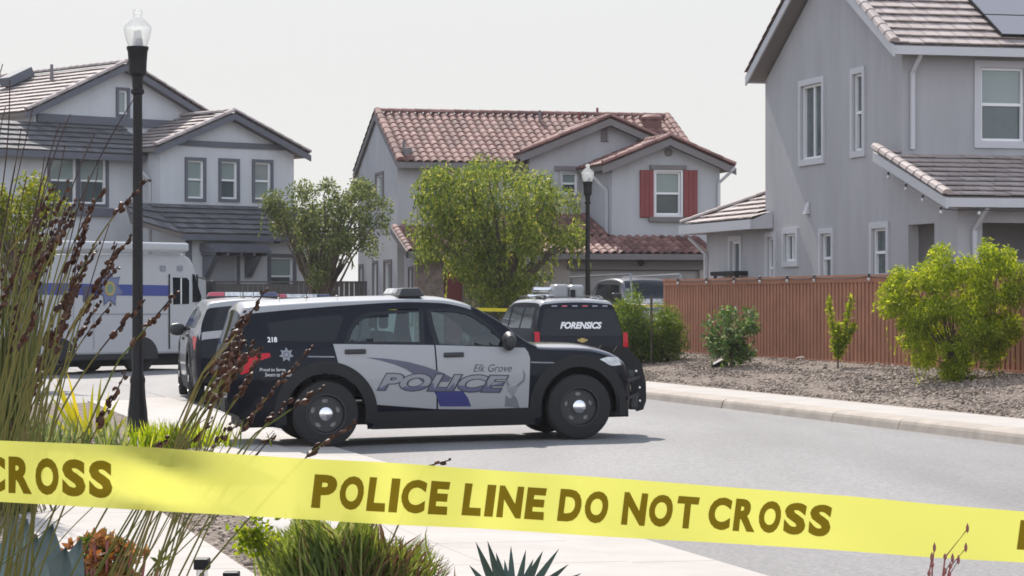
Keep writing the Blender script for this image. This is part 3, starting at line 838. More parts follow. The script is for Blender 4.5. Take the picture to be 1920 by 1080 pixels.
# garage front, one storey, with lean-to tiles
yq = yg - 1.6
gxa = hy(1064, 520, yq).x; gxb = hy(1323, 520, yq).x
gz1 = hy(1200, 477, yq - .4).z; gz2 = hy(1200, 445, yg).z
gd = px(hm, 'y', yq, 1070, 1312, 506, 600)
wall(hm, [(gxa - .75, -0.5), (gxb, -0.5), (gxb, gz1), (gxa - .75, gz1)], [(gd[0], gd[1], -0.4, gd[3])], PY(yq), M['wall_tan'])
wall(hm, [(yq + .22, -0.5), (yg, -0.5), (yg, gz2 - .3), (yq + .22, gz1 - .1)], [], PX(gxb - .22), M['wall_tan'])
wall(hm, [(yq + .22, -0.5), (0, -0.5), (0, gz2 - .3), (yq + .22, gz1 - .1)], [], PX(gxa - .75), M['wall_pale'])
mb = MB(); nn = 4
for k in range(nn):
    z0 = -0.4 + k * (gd[3] + 0.4) / nn; z1 = -0.4 + (k + 1) * (gd[3] + .4) / nn - 0.02
    bar(mb, PY(yq), gd[0], gd[1], z0, z1, 0.12, 0.16)
    for j in range(8):
        wdt = (gd[1] - gd[0]) / 8
        bar(mb, PY(yq), gd[0] + j * wdt + .08, gd[0] + (j + 1) * wdt - .08, z0 + .08, z1 - .08, 0.105, 0.12)
mb.build('garage_door', M['garage'], hm)
mb = MB(); bar(mb, PY(yq), gd[0] - .1, gd[1] + .1, gd[3] + .003, gd[3] + .27, -0.05, 0); mb.build('garage_header', M['trim_taupe'], hm)
roof_plane(hm, (gxa - 1.1, yq - .4, gz1), (gxb + .3, yq - .4, gz1), (gxb + .3, yg, gz2), (gxa - 1.1, yg, gz2), 'barrel', M['tile_red'], seed=31, tw=0.25, course=.33)
zz = (gz2 - gz1) / (yg - yq + .4)
roof_plane(hm, (gxa - 1.1, yg + .01, gz2), (xa - .003, yg + .01, gz2), (xa - .003, yc, gz2 + zz * (yc - yg)), (gxa - 1.1, yc, gz2 + zz * (yc - yg)), 'barrel', M['tile_red'], seed=32, tw=0.25, course=.33)
mb = MB(); beam(mb, (gxa - 1.12, yq - .45, gz1 + .01), (gxb + .32, yq - .45, gz1 + .01), 0.16, 0.05, side=(0, 1, 0)); mb.build('gutter', M['trim_taupe'], hm)
v = hy(1201, 493, yq)
mb = MB(); mb.lathe([(0.0, -.2), (.07, -.2), (.09, -.05), (.09, 0)], 10, (v.x, yq, v.z), 'y'); mb.build('wall_light', M['black_metal'], hm)
# porch: stone piers, red door, recessed entry
yp = -1.9
sa = hy(782, 520, yp).x; sb = hy(1005, 520, yp).x
zs = 2.75
e0 = hy(848, 530, yp); e1 = hy(985, 530, yp)
wall(hm, [(sa, -0.5), (sb, -0.5), (sb, zs), (sa, zs)], [(hy(832, 530, yp).x, hy(868, 530, yp).x, -.4, 2.15), (hy(900, 530, yp).x, hy(985, 530, yp).x, -.4, 2.15)], PY(yp), M['stone'], thick=0.4)
wall(hm, [(yp + .4, -0.5), (-0.003, -0.5), (-0.003, zs), (yp + .4, zs)], [], PX(sa), M['wall_light'])
mb = MB(); bar(mb, PY(yp), hy(832, 530, yp).x, hy(868, 530, yp).x, -.4, 2.15, .15, .2)
for k in range(2):
    for j in range(2): bar(mb, PY(yp), hy(832, 530, yp).x + .08 + k * .3, hy(832, 530, yp).x + .3 + k * .3, -.2 + j * 1.1, .7 + j * 1.1, .135, .15)
mb.build('front_door', M['door_red'], hm)
roof_plane(hm, (sa - .4, yp - .45, zs - .05), (sb + .3, yp - .45, zs - .05), (sb + .3, -0.003, zs + .75), (sa - .4, -0.003, zs + .75), 'barrel', M['tile_red'], seed=41, tw=0.25, course=.33)
mb = MB(); beam(mb, (sa - .42, yp - .5, zs - .04), (sb + .32, yp - .5, zs - .04), 0.2, 0.05, side=(0, 1, 0)); beam(mb, (sa - .42, yp - .5, zs - .04), (sa - .42, 0, zs + .74), 0.2, 0.05, side=(1, 0, 0)); mb.build('gutter', M['trim_taupe'], hm)
N1 = px(hm, 'y', 0, 766, 774, 488, 540)
window(hm, PX(sa - .001), yp + .6, yp + 1.05, .6, 2.2, kind='fixed', trim=M['trim_taupe'], tw=.08)
# roof fittings
def roof_at(px_, py_):
    a = hit(px_, py_, hm, 'y', -ov); b = hit(px_, py_, hm, 'y', ym)
    f = lambda q: q.z - (zE2 + pit2 * (q.y + ov)); t = f(a) / (f(a) - f(b))
    return a + (b - a) * t
for (a, b) in ((757, 285), (1012, 232)):
    p = roof_at(a, b); MB().tube([(p.x, p.y, p.z - .05), (p.x, p.y, p.z + (.34 if a < 800 else .42))], [.05, .045], 8).build('vent_pipe', M['trim_taupe'], hm)
p = roof_at(757, 292)
mb = MB(); mb.lathe([(0.0, .26), (.14, .24), (.16, .12), (.12, 0), (.12, -.1)], 12, (p.x + .1, p.y, p.z)); mb.build('roof_vent', M['trim_taupe'], hm)
for (a, b) in ((1085, 222), (1120, 214)):
    p = roof_at(a, b + 6); MB().tube([(p.x, p.y, p.z - .05), (p.x, p.y, p.z + .3)], .04, 8).build('vent_pipe', M['shutter'], hm)
p = roof_at(1222, 240)
mb = MB(); mb.box(p.x - .25, p.x + .25, p.y - .25, p.y + .25, p.z - .3, p.z + .26); mb.lathe([(.33, .26), (.34, .34), (.24, .42), (0, .44)], 12, (p.x, p.y, p.z)); mb.build('chimney', M['tile_red'], hm)

# ================================================================== left house (pale stucco, slate trim), turned towards the court
PH1 = R(42)
h1 = thing('corner_house', 'pale two storey house with slate grey window trim and bracketed door awning', 'house', (-11.15, 84.5, 0.55), PH1)
k1 = lambda a, b, y: hit(a, b, h1, 'y', y)
# right hand gable
xa = 0.0; xb = k1(551, 330, 0).x
pk = k1(437, 205, -.35)
tl = k1(577, 300, -.35)
hw = (xb - xa) / 2; ovx = 0.4
w3 = [px(h1, 'y', 0, a, b, c, d) for a, b, c, d in ((351, 381, 301, 372), (414, 444, 303, 373), (477, 507, 305, 374))]
pit1 = 0.40
front_gable(h1, 0, 7.5, xa, xb, pk.z - .12 - pit1 * (hw + ovx), pit1, ovx, M['trim_slate'], M['tile_slate'], 'flat', 50, M['wall_cream'], w3, capm=M['tile_slate'])
for i, h in enumerate(w3): window(h1, PY(0), *h, kind='hung', trim=M['trim_slate'], tw=0.1, low='pane' if i == 1 else 'pane_pale')
b0, b1 = k1(330, 268, 0), k1(535, 276, 0)
mb = MB(); zb = (b0.z + b1.z) / 2; bar(mb, PY(0), xa + .15, xb - .15, zb - .09, zb + .09, -0.06, -0.002); mb.build('belt_board', M['trim_slate'], h1)
# lower storey under it, pushed forward, with lean-to roof
yl = -1.5
la = k1(352, 470, yl).x; lb = xb + 0.6
ze1 = k1(450, 441, yl - .4).z; zt1 = k1(400, 385, 0).z
D1 = px(h1, 'y', yl, 391, 444, 479, 600); Wd = px(h1, 'y', yl, 507, 549, 483, 553)
wall(h1, [(la, -0.6), (lb, -0.6), (lb, ze1), (la, ze1)], [(D1[0], D1[1], -0.1, D1[3]), Wd], PY(yl), M['wall_cream'])
wall(h1, [(yl + .22, -0.6), (0, -0.6), (0, zt1 - .3), (yl + .22, ze1 - .15)], [], PX(la), M['wall_cream'])
MB().box(lb - .22, lb, yl + .22, 0, -0.6, ze1 - .1).build('wall', M['wall_cream'], h1)
window(h1, PY(yl), *Wd, kind='hung', trim=M['trim_slate'], tw=0.12, top='pane_pale')
mb = MB(); bar(mb, PY(yl), D1[0], D1[1], -0.1, D1[3], .1, .15)
for j in range(3): bar(mb, PY(yl), D1[0] + .12, D1[1] - .12, .1 + j * .68, .65 + j * .68, .085, .1)
dd = mb.build('front_door', M['door_grey'], h1)
mb = MB(); ring(mb, PY(yl), D1[0], D1[1], -0.1, D1[3], .1, -.045, 0); mb.build('door_trim', M['trim_slate'], dd)
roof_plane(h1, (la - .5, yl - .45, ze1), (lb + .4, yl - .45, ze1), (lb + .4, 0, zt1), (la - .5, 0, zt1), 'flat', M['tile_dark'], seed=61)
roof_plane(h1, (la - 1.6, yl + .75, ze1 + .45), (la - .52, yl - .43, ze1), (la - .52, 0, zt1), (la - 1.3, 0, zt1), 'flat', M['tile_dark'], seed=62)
mb = MB(); beam(mb, (la - .52, yl - .5, ze1), (lb + .42, yl - .5, ze1), .18, .05, side=(0, 1, 0)); mb.build('gutter', M['trim_slate'], h1)
mb = MB(); bar(mb, PY(yl), la - .1, la + .12, -.6, ze1 - .18, -.06, -.003); mb.build('corner_board', M['trim_slate'], h1)
aw = px(h1, 'y', yl, 374, 482, 458, 474)
mb = MB(); bar(mb, PY(yl), aw[0], aw[1], aw[2], aw[2] + .1, -.75, -.01); bar(mb, PY(yl), aw[0], aw[1], aw[2] + .103, aw[3], -.62, -.01)
for k in range(5):
    a = aw[0] + .05 + k * (aw[1] - aw[0] - .2) / 4; bar(mb, PY(yl), a, a + .1, aw[2] - .1, aw[2] - .003, -.7, -.01)
awn = mb.build('door_awning', M['trim_slate'], h1)
for a, b in ((376, 392), (455, 471)):
    s = px(h1, 'y', yl, a, b, 474, 520); xm_ = (s[0] + s[1]) / 2
    mb = MB(); t = .1
    mb.hexa([(xm_ - t, yl - .01, s[2]), (xm_ + t, yl - .01, s[2]), (xm_ + t, yl - .12, s[2]), (xm_ - t, yl - .12, s[2])], [(xm_ - t, yl - .01, aw[2] - .11), (xm_ + t, yl - .01, aw[2] - .11), (xm_ + t, yl - .68, aw[2] - .11), (xm_ - t, yl - .68, aw[2] - .11)])
    mb.build('bracket', M['trim_slate'], awn)
v = k1(517, 450, yl)
MB().box(v.x - .08, v.x + .08, yl - .14, yl - .002, v.z - .1, v.z + .1).build('wall_light', M['black_metal'], h1)
# main body to the left, with pent roof under the big gable
ym1 = 1.2
ml = k1(-260, 400, ym1).x; mr = 0.1
Wa = px(h1, 'y', ym1, 94, 142, 294, 382); Wb = px(h1, 'y', ym1, 150, 198, 296, 382)
zpe = k1(200, 289, ym1 - .5).z; zpt = k1(200, 236, 2.6).z
wall(h1, [(ml, -0.6), (mr, -0.6), (mr, zpe), (ml, zpe)], [Wa, Wb], PY(ym1), M['wall_cream'])
for h in (Wa, Wb): window(h1, PY(ym1), *h, kind='hung', trim=M['trim_slate'], tw=0.1, top='pane_pale', low='pane')
mb = MB(); bar(mb, PY(ym1), Wa[0] - .25, Wb[1] + .25, Wa[2] - .36, Wa[2] - .11, -.14, -.003); mb.build('window_shelf', M['trim_slate'], h1)
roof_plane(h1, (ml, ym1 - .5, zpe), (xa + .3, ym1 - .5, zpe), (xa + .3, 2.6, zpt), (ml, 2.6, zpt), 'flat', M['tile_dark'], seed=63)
mb = MB(); beam(mb, (ml, ym1 - .56, zpe + .01), (xa - .1, ym1 - .56, zpe + .01), .2, .05, side=(0, 1, 0)); mb.build('gutter', M['trim_slate'], h1)
yb = 2.6
pk = k1(238, 120, yb - .35)
rb = k1(380, 213, yb - .35); lbt = k1(22, 224, yb - .35)
hw = max(rb.x - pk.x, pk.x - lbt.x) - .1; hw = (rb.x - lbt.x) / 2 - .35
A4 = px(h1, 'y', yb, 222, 238, 170, 214)
zf = (rb.z + lbt.z) / 2
pt1 = (pk.z - zf) / (hw + .45)
front_gable(h1, yb, 16, pk.x - hw, pk.x + hw, zf, pt1, .45, M['trim_slate'], M['tile_slate'], 'flat', 70, M['wall_cream'], [A4], z0=zpt - 0.4, capm=M['tile_slate'])
window(h1, PY(yb), *A4, kind='fixed', trim=M['trim_slate'], tw=.1, low='pane_pale')
mb = MB(); bar(mb, PY(yb), pk.x - hw + .1, pk.x + hw - .1, zpt + .02, zpt + .28, -.1, -.003); mb.build('belt_board', M['trim_slate'], h1)
downspout(h1, PX(-0.004), .5, 2.2, 5.0, kick=.1)
# lower lit roof at far left
zl = zpe
roof_plane(h1, (ml - 8, ym1 - .6, zl - .05), (ml + .4, ym1 - .6, zl - .05), (ml + .4, 4.5, zl + 1.3), (ml - 8, 4.5, zl + 1.3), 'flat', M['tile_slate'], seed=66)
wall(h1, [(ml - 8, -.6), (ml, -.6), (ml, zl - .1), (ml - 8, zl - .1)], [], PY(ym1 + .01), M['wall_cream'])
# fittings on the lit slope
slope_n = Vector((-pt1, 0, 1)).normalized()
def on_left(px_, py_):
    xe = pk.x - hw - .45
    lo, hi = yb - .3, 30.0
    best = None
    for i in range(400):
        y = lo + (hi - lo) * i / 399
        q = k1(px_, py_, y); e = q.z - (zf + pt1 * (q.x - xe))
        if best is None or abs(e) < best[0]: best = (abs(e), q)
    return best[1]
p = on_left(36, 158)
mb = MB()
a = Vector((1, 0, pt1)).normalized(); n = slope_n; t = Vector((0, 1, 0))
P = lambda i, j, k: p + a * i + t * j + n * k
mb.hexa([P(-.5, -.35, .1), P(.5, -.35, .1), P(.5, .35, .1), P(-.5, .35, .1)], [P(-.5, -.35, .42), P(.5, -.35, .42), P(.5, .35, .42), P(-.5, .35, .42)])
mb.hexa([P(-.4, -.25, -.05), P(.4, -.25, -.05), P(.4, .25, -.05), P(-.4, .25, -.05)], [P(-.4, -.25, .1), P(.4, -.25, .1), P(.4, .25, .1), P(-.4, .25, .1)])
mb.build('roof_vent', M['trim_slate'], h1, bevel=.03)
p = on_left(97, 152)
MB().tube([(p.x, p.y, p.z - .1), (p.x, p.y, p.z + .55)], [.07, .05], 8).build('vent_pipe', M['trim_taupe'], h1)
# ------------------------------------------------------------------ vehicles
M['paint_black'] = mat('paint_midnight', (0.004, 0.0055, 0.011), 0.35, coat=0.3, coat_rough=0.03, spec=0.03)
M['paint_hood'] = mat('paint_midnight_hood', (0.004, 0.0055, 0.011), 0.25, coat=1.0, coat_rough=0.05, spec=0.5)
M['paint_white'] = mat('paint_white', (0.285, 0.288, 0.295), 0.3, coat=0.6, spec=0.3)
M['paint_silver'] = mat('paint_silver', (0.11, 0.11, 0.125), 0.35, metal=0.3, coat=0.8)
M['rubber'] = mat('tyre_rubber', (0.014, 0.014, 0.015), 0.85, bump=0.2, bscale=60)
M['rim_black'] = mat('steel_rim', (0.018, 0.018, 0.02), 0.4)
M['chrome'] = mat('chrome', (0.75, 0.75, 0.76), 0.15, metal=1.0)
M['disc'] = mat('brake_disc', (0.55, 0.54, 0.53), 0.5, metal=0.2)
M['cladding'] = mat('arch_cladding', (0.013, 0.0135, 0.015), 0.62, spec=.3)
M['car_glass'] = glass_mat('car_glass', (0.62, 0.82, 0.79), ior=1.75)
M['privacy_glass'] = mat('privacy_glass', (0.010, 0.012, 0.016), 0.04, spec=0.2, coat=0.1)
M['side_glass'] = mat('side_glass', (0.05, 0.06, 0.062), 0.05, spec=1.0, coat=1.0)
M['seat'] = mat('seat_cloth', (0.03, 0.032, 0.035), 0.9)
M['tail_red'] = mat('tail_lamp', (0.42, 0.006, 0.018), 0.25, coat=.15, spec=.2)
M['lens_clear'] = mat('lens_clear', (0.55, 0.56, 0.56), 0.12, coat=1, var=0.35, vscale=9)
M['lens_red'] = mat('lens_red', (0.42, 0.03, 0.06), 0.15, coat=1)
M['lens_blue'] = mat('lens_blue', (0.015, 0.025, 0.09), 0.15, coat=1)
M['decal_slate'] = mat('decal_slate', (0.075, 0.075, 0.115), 0.4)
M['decal_navy'] = mat('decal_navy', (0.02, 0.022, 0.13), 0.4)
M['decal_silver'] = mat('decal_silver', (0.215, 0.22, 0.24), 0.3, metal=0.2)
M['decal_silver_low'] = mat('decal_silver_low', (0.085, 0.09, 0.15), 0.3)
M['decal_grey'] = mat('decal_grey', (0.24, 0.25, 0.28), 0.5)
M['emblem_grey'] = mat('emblem_grey', (0.125, 0.13, 0.145), 0.5)
M['decal_white'] = mat('decal_white', (0.75, 0.75, 0.75), 0.5)
M['decal_ink'] = mat('decal_ink', (0.03, 0.03, 0.045), 0.5)
M['gold'] = mat('decal_gold', (0.45, 0.33, 0.10), 0.4)

class Shell:
    """lofted car body: x forward, y left, z up, on tables of roof line, underside, section width and plan taper"""
    def __init__(s, ztop, zbot, wz, plan, rad, hubs, hub_z, arch, crown=0.03):
        s.zt, s.zb, s.wz, s.pl, s.r = interp(ztop), interp(zbot), interp(wz), interp(plan), interp(rad)
        s.x0, s.x1 = ztop[0][0], ztop[-1][0]; s.hubs, s.hz, s.ar, s.crown = hubs, hub_z, arch, crown
    def half(s, x, z): return s.wz(z) * s.pl(x)
    def under(s, x):
        z = s.zb(x)
        for h in s.hubs:
            d = abs(x - h)
            if d < s.ar: z = max(z, s.hz + math.sqrt(s.ar ** 2 - d ** 2))
        return z
    def ring(s, x, n1=18, n2=6, n3=6):
        zb, zt = s.under(x), s.zt(x)
        r = min(s.r(x), max(0.01, (zt - zb) * 0.45)); out = []
        for j in range(n1 + 1):
            z = zb + (zt - r - zb) * j / n1; out.append((s.half(x, z), z))
        yc = max(0.02, s.half(x, zt - r) - r * 1.3); rh = s.half(x, zt - r) - yc
        for j in range(1, n2 + 1):
            t = math.pi / 2 * j / n2; out.append((yc + rh * math.cos(t), zt - r + r * math.sin(t)))
        for j in range(1, n3 + 1):
            y = yc * (1 - j / n3); out.append((y, zt + s.crown * (1 - (y / yc) ** 2)))
        return out
    def side(s, x, z, off, sgn): return Vector((x, sgn * (s.half(x, z) + off), z))
    def mesh(s, classify, step=0.03, holes=()):
        """dict region name -> MB; classify(x, y, z, j) names a face's region"""
        n = max(2, round((s.x1 - s.x0) / step)); xs = [s.x0 + (s.x1 - s.x0) * i / n for i in range(n + 1)]
        rings = [s.ring(x) for x in xs]; k = len(rings[0]); res = {}
        for sgn in (-1, 1):
            for i in range(n):
                for j in range(k - 1):
                    q = [(xs[i], rings[i][j]), (xs[i + 1], rings[i + 1][j]), (xs[i + 1], rings[i + 1][j + 1]), (xs[i], rings[i][j + 1])]
                    v = [Vector((x, sgn * p[0], p[1])) for x, p in q]
                    c = sum(v, Vector()) / 4
                    if j < 18 and any(inside(c.x, c.z, h) for h in holes): continue
                    nm = classify(c.x, abs(c.y), c.z, j)
                    if nm is None: continue
                    res.setdefault(nm, MB()).add(v, [(0, 1, 2, 3)], 0, True)
        for i, m in ((0, 'end'), (n, 'end')):
            loop = [Vector((xs[i], p[0], p[1])) for p in rings[i]] + [Vector((xs[i], -p[0], p[1])) for p in rings[i][::-1]]
            nm = classify(xs[i], 0, 0.6, 0)
            res.setdefault(nm, MB()).add(loop, [tuple(range(len(loop)))], 0, False)
        return res

def inside(x, z, poly):
    r = False; n = len(poly)
    for i in range(n):
        (x0, z0), (x1, z1) = poly[i], poly[(i + 1) % n]
        if (z0 > z) != (z1 > z) and x < (x1 - x0) * (z - z0) / (z1 - z0) + x0: r = not r
    return r

def weld(o, d=0.0005):
    bm = bmesh.new(); bm.from_mesh(o.data); bmesh.ops.remove_doubles(bm, verts=bm.verts, dist=d)
    bmesh.ops.recalc_face_normals(bm, faces=bm.faces); bm.to_mesh(o.data); bm.free()
    o.data.set_sharp_from_angle(angle=R(38))
    return o

def drape(mb, vs, fs, fn, step=0.06, m=0):
    v, f = grid_cut(vs, fs, step)
    return mb.add([fn(a, b) for a, b in v], f, m, True)

def patch(sh, name, outline, mt, parent, off=0.004, sgns=(-1,), holes=(), step=0.07, thick=False):
    mb = MB()
    vs, fs = poly2(outline, holes)
    for s in sgns:
        drape(mb, vs, fs, lambda a, b: sh.side(a, b, off, s), step)
    return weld(mb.build(name, mt, parent))

def arc(cx, cz, r, a0, a1, n=16):
    return [(cx + r * math.cos(R(a0 + (a1 - a0) * i / n)), cz + r * math.sin(R(a0 + (a1 - a0) * i / n))) for i in range(n + 1)]

def wheel(root, x, y, z, r=0.387, w=0.25, out=-1, holes=5, cap=True, rim=0.6):
    """wheel > tyre, rim, hub cap, brake disc ; out = side that shows"""
    wh = MB()
    rr = r * rim
    wh.lathe([(rr, -w / 2), (r * .93, -w / 2), (r * .985, -w * .42), (r, -w * .3), (r, w * .3), (r * .985, w * .42), (r * .93, w / 2), (rr, w / 2)], 40, (x, y, z), 'y')
    t = wh.build('wheel', M['rubber'], root, angle=60)
    o = y + out * w / 2
    rm = MB()
    rm.lathe([(rr, out * -.01), (rr * 1.02, out * .012), (rr * .96, out * .012), (rr * .9, out * -.05), (rr * .86, out * -.06)], 36, (x, o, z), 'y')
    loops = []
    for k in range(holes):
        a = 2 * math.pi * (k + .25) / holes
        loops.append([(rr * .66 * math.cos(a) + rr * .17 * math.cos(q) * -math.sin(a) + rr * .1 * math.sin(q) * math.cos(a), rr * .66 * math.sin(a) + rr * .17 * math.cos(q) * math.cos(a) + rr * .1 * math.sin(q) * math.sin(a)) for q in [2 * math.pi * i / 10 for i in range(10)]])
    rm.plate([(rr * .88 * math.cos(2 * math.pi * i / 32), rr * .88 * math.sin(2 * math.pi * i / 32)) for i in range(32)], loops, lambda u, v, d: (x + u, o + out * (-.055 + .04 * max(0, 1 - math.hypot(u, v) / (rr * .5))) - out * d, z + v), 0, .02)
    rm.build('rim', M['rim_black'], t)
    MB().lathe([(0, 0), (rr * .8, 0), (rr * .8, -.02 * out), (0, -.02 * out)], 28, (x, o - out * .11, z), 'y').build('brake_disc', M['disc'], t)
    if cap:
        MB().lathe([(rr * .36, out * -.055), (rr * .34, out * -.01), (rr * .22, out * .012), (0, out * .016)], 20, (x, o, z), 'y').build('hub_cap', M['chrome'], t)
    return t

def lightbar(root, x, z, half=0.62, dx=0.15, segs=('lens_red', 'lens_clear', 'lens_clear', 'lens_blue')):
    lb = MB().box(x - dx, x + dx, -half, half, z, z + .035)
    for s in (-1, 1):
        lb.box(x - .04, x + .04, s * (half - .12) - .05, s * (half - .12) + .05, z - .09, z)
    o = lb.build('light_bar', M['black_plastic'], root, bevel=.008)
    n = len(segs); L = 2 * half / n
    for k, sg in enumerate(segs):
        y1 = half - k * L; y0 = y1 - L + .008
        e0 = .05 if k == n - 1 else 0; e1 = .05 if k == 0 else 0
        b = [(x - dx + .01, y0, z + .036), (x + dx - .01, y0, z + .036), (x + dx - .01, y1, z + .036), (x - dx + .01, y1, z + .036)]
        t = [(x - dx + .05, y0 + e0, z + .105), (x + dx - .05, y0 + e0, z + .105), (x + dx - .05, y1 - e1, z + .105), (x - dx + .05, y1 - e1, z + .105)]
        MB().hexa(b, t).build('lens', M[sg], o, bevel=.01)
    return o

# ================================================================== patrol car, broadside in the road
EXT = dict(
    ztop=[(-2.64, .80), (-2.62, 1.0), (-2.58, 1.18), (-2.50, 1.42), (-2.45, 1.60), (-2.40, 1.665), (-2.2, 1.682), (-1.8, 1.695), (-1.27, 1.705), (-.57, 1.71), (-.12, 1.695), (.2, 1.635), (.576, 1.44), (.93, 1.165), (1.05, 1.115), (1.6, 1.09), (1.86, 1.04), (2.0, .985), (2.10, .92), (2.18, .80), (2.24, .60)],
    zbot=[(-2.64, .46), (-2.5, .38), (-2.1, .25), (-1.9, .22), (-1, .20), (1, .20), (1.9, .25), (2.1, .28), (2.24, .42)],
    wz=[(.2, .93), (.35, .965), (.5, .985), (.72, 1.0), (.95, .995), (1.1, .972), (1.2, .945), (1.35, .88), (1.5, .805), (1.7, .70)],
    plan=[(-2.64, .84), (-2.5, .925), (-2.2, .975), (-1.5, 1), (1.2, 1), (1.7, .985), (1.92, .955), (2.06, .895), (2.17, .78), (2.24, .60)],
    rad=[(-2.64, .06), (-2.5, .07), (-2.4, .10), (-1.9, .085), (-1.27, .06), (-.5, .038), (.2, .045), (.6, .08), (1.0, .07), (1.6, .08), (2.0, .10), (2.24, .09)], hubs=(-1.5125, 1.5125), hub_z=.40, arch=.468, crown=.045)

def place(phi, half, hub, pxr, pxf):
    """stand point so that the near wheels fall on two photo columns"""
    c, s = math.cos(phi), math.sin(phi); eq = []
    for x, p in ((-hub, pxr), (hub, pxf)):
        k = (p - CX) / F
        eq.append((1, -k, -(x * c + half * s) + k * (x * s - half * c)))
    det = eq[0][0] * eq[1][1] - eq[1][0] * eq[0][1]
    return ((eq[0][2] * eq[1][1] - eq[1][2] * eq[0][1]) / det, (eq[0][0] * eq[1][2] - eq[1][0] * eq[0][2]) / det)

PHC = R(12.0)
ex, ey = place(PHC, .95, 1.5125, 612, 1087)
def wheel_z(x, y): return road_z(ex + x * math.cos(PHC) - y * math.sin(PHC), ey + x * math.sin(PHC) + y * math.cos(PHC))
zr_, zf_ = wheel_z(-1.5, -.9), wheel_z(1.5, -.9)
PITCH = math.atan2(zf_ - zr_, 3.025)
ref = thing('police_car', 'black police SUV with white doors lettered POLICE, broadside across the road', 'police car', (ex, ey, (zf_ + zr_) / 2), PHC, 'parked police SUVs')
ref.rotation_euler = (0, -PITCH, PHC)
def eo(*pts):
    r = []
    for a, b in pts:
        q = hit(a, b, ref, 'y', -.97); r.append((q.x, q.z))
    return r
def eh(*pts):   # upper body leans in: use the narrower section
    r = []
    for a, b in pts:
        y = -.95
        for _ in range(3):
            q = hit(a, b, ref, 'y', y); y = -interp(EXT['wz'])(q.z)
        r.append((q.x, q.z))
    return r
RW = eh((652, 641), (661, 617), (674, 600), (690, 592), (730, 587), (787, 584), (788, 642))
FW = eh((806, 583), (850, 583), (880, 590), (912, 610), (936, 632), (948, 648), (824, 648), (814, 620))
SH = Shell(**EXT)

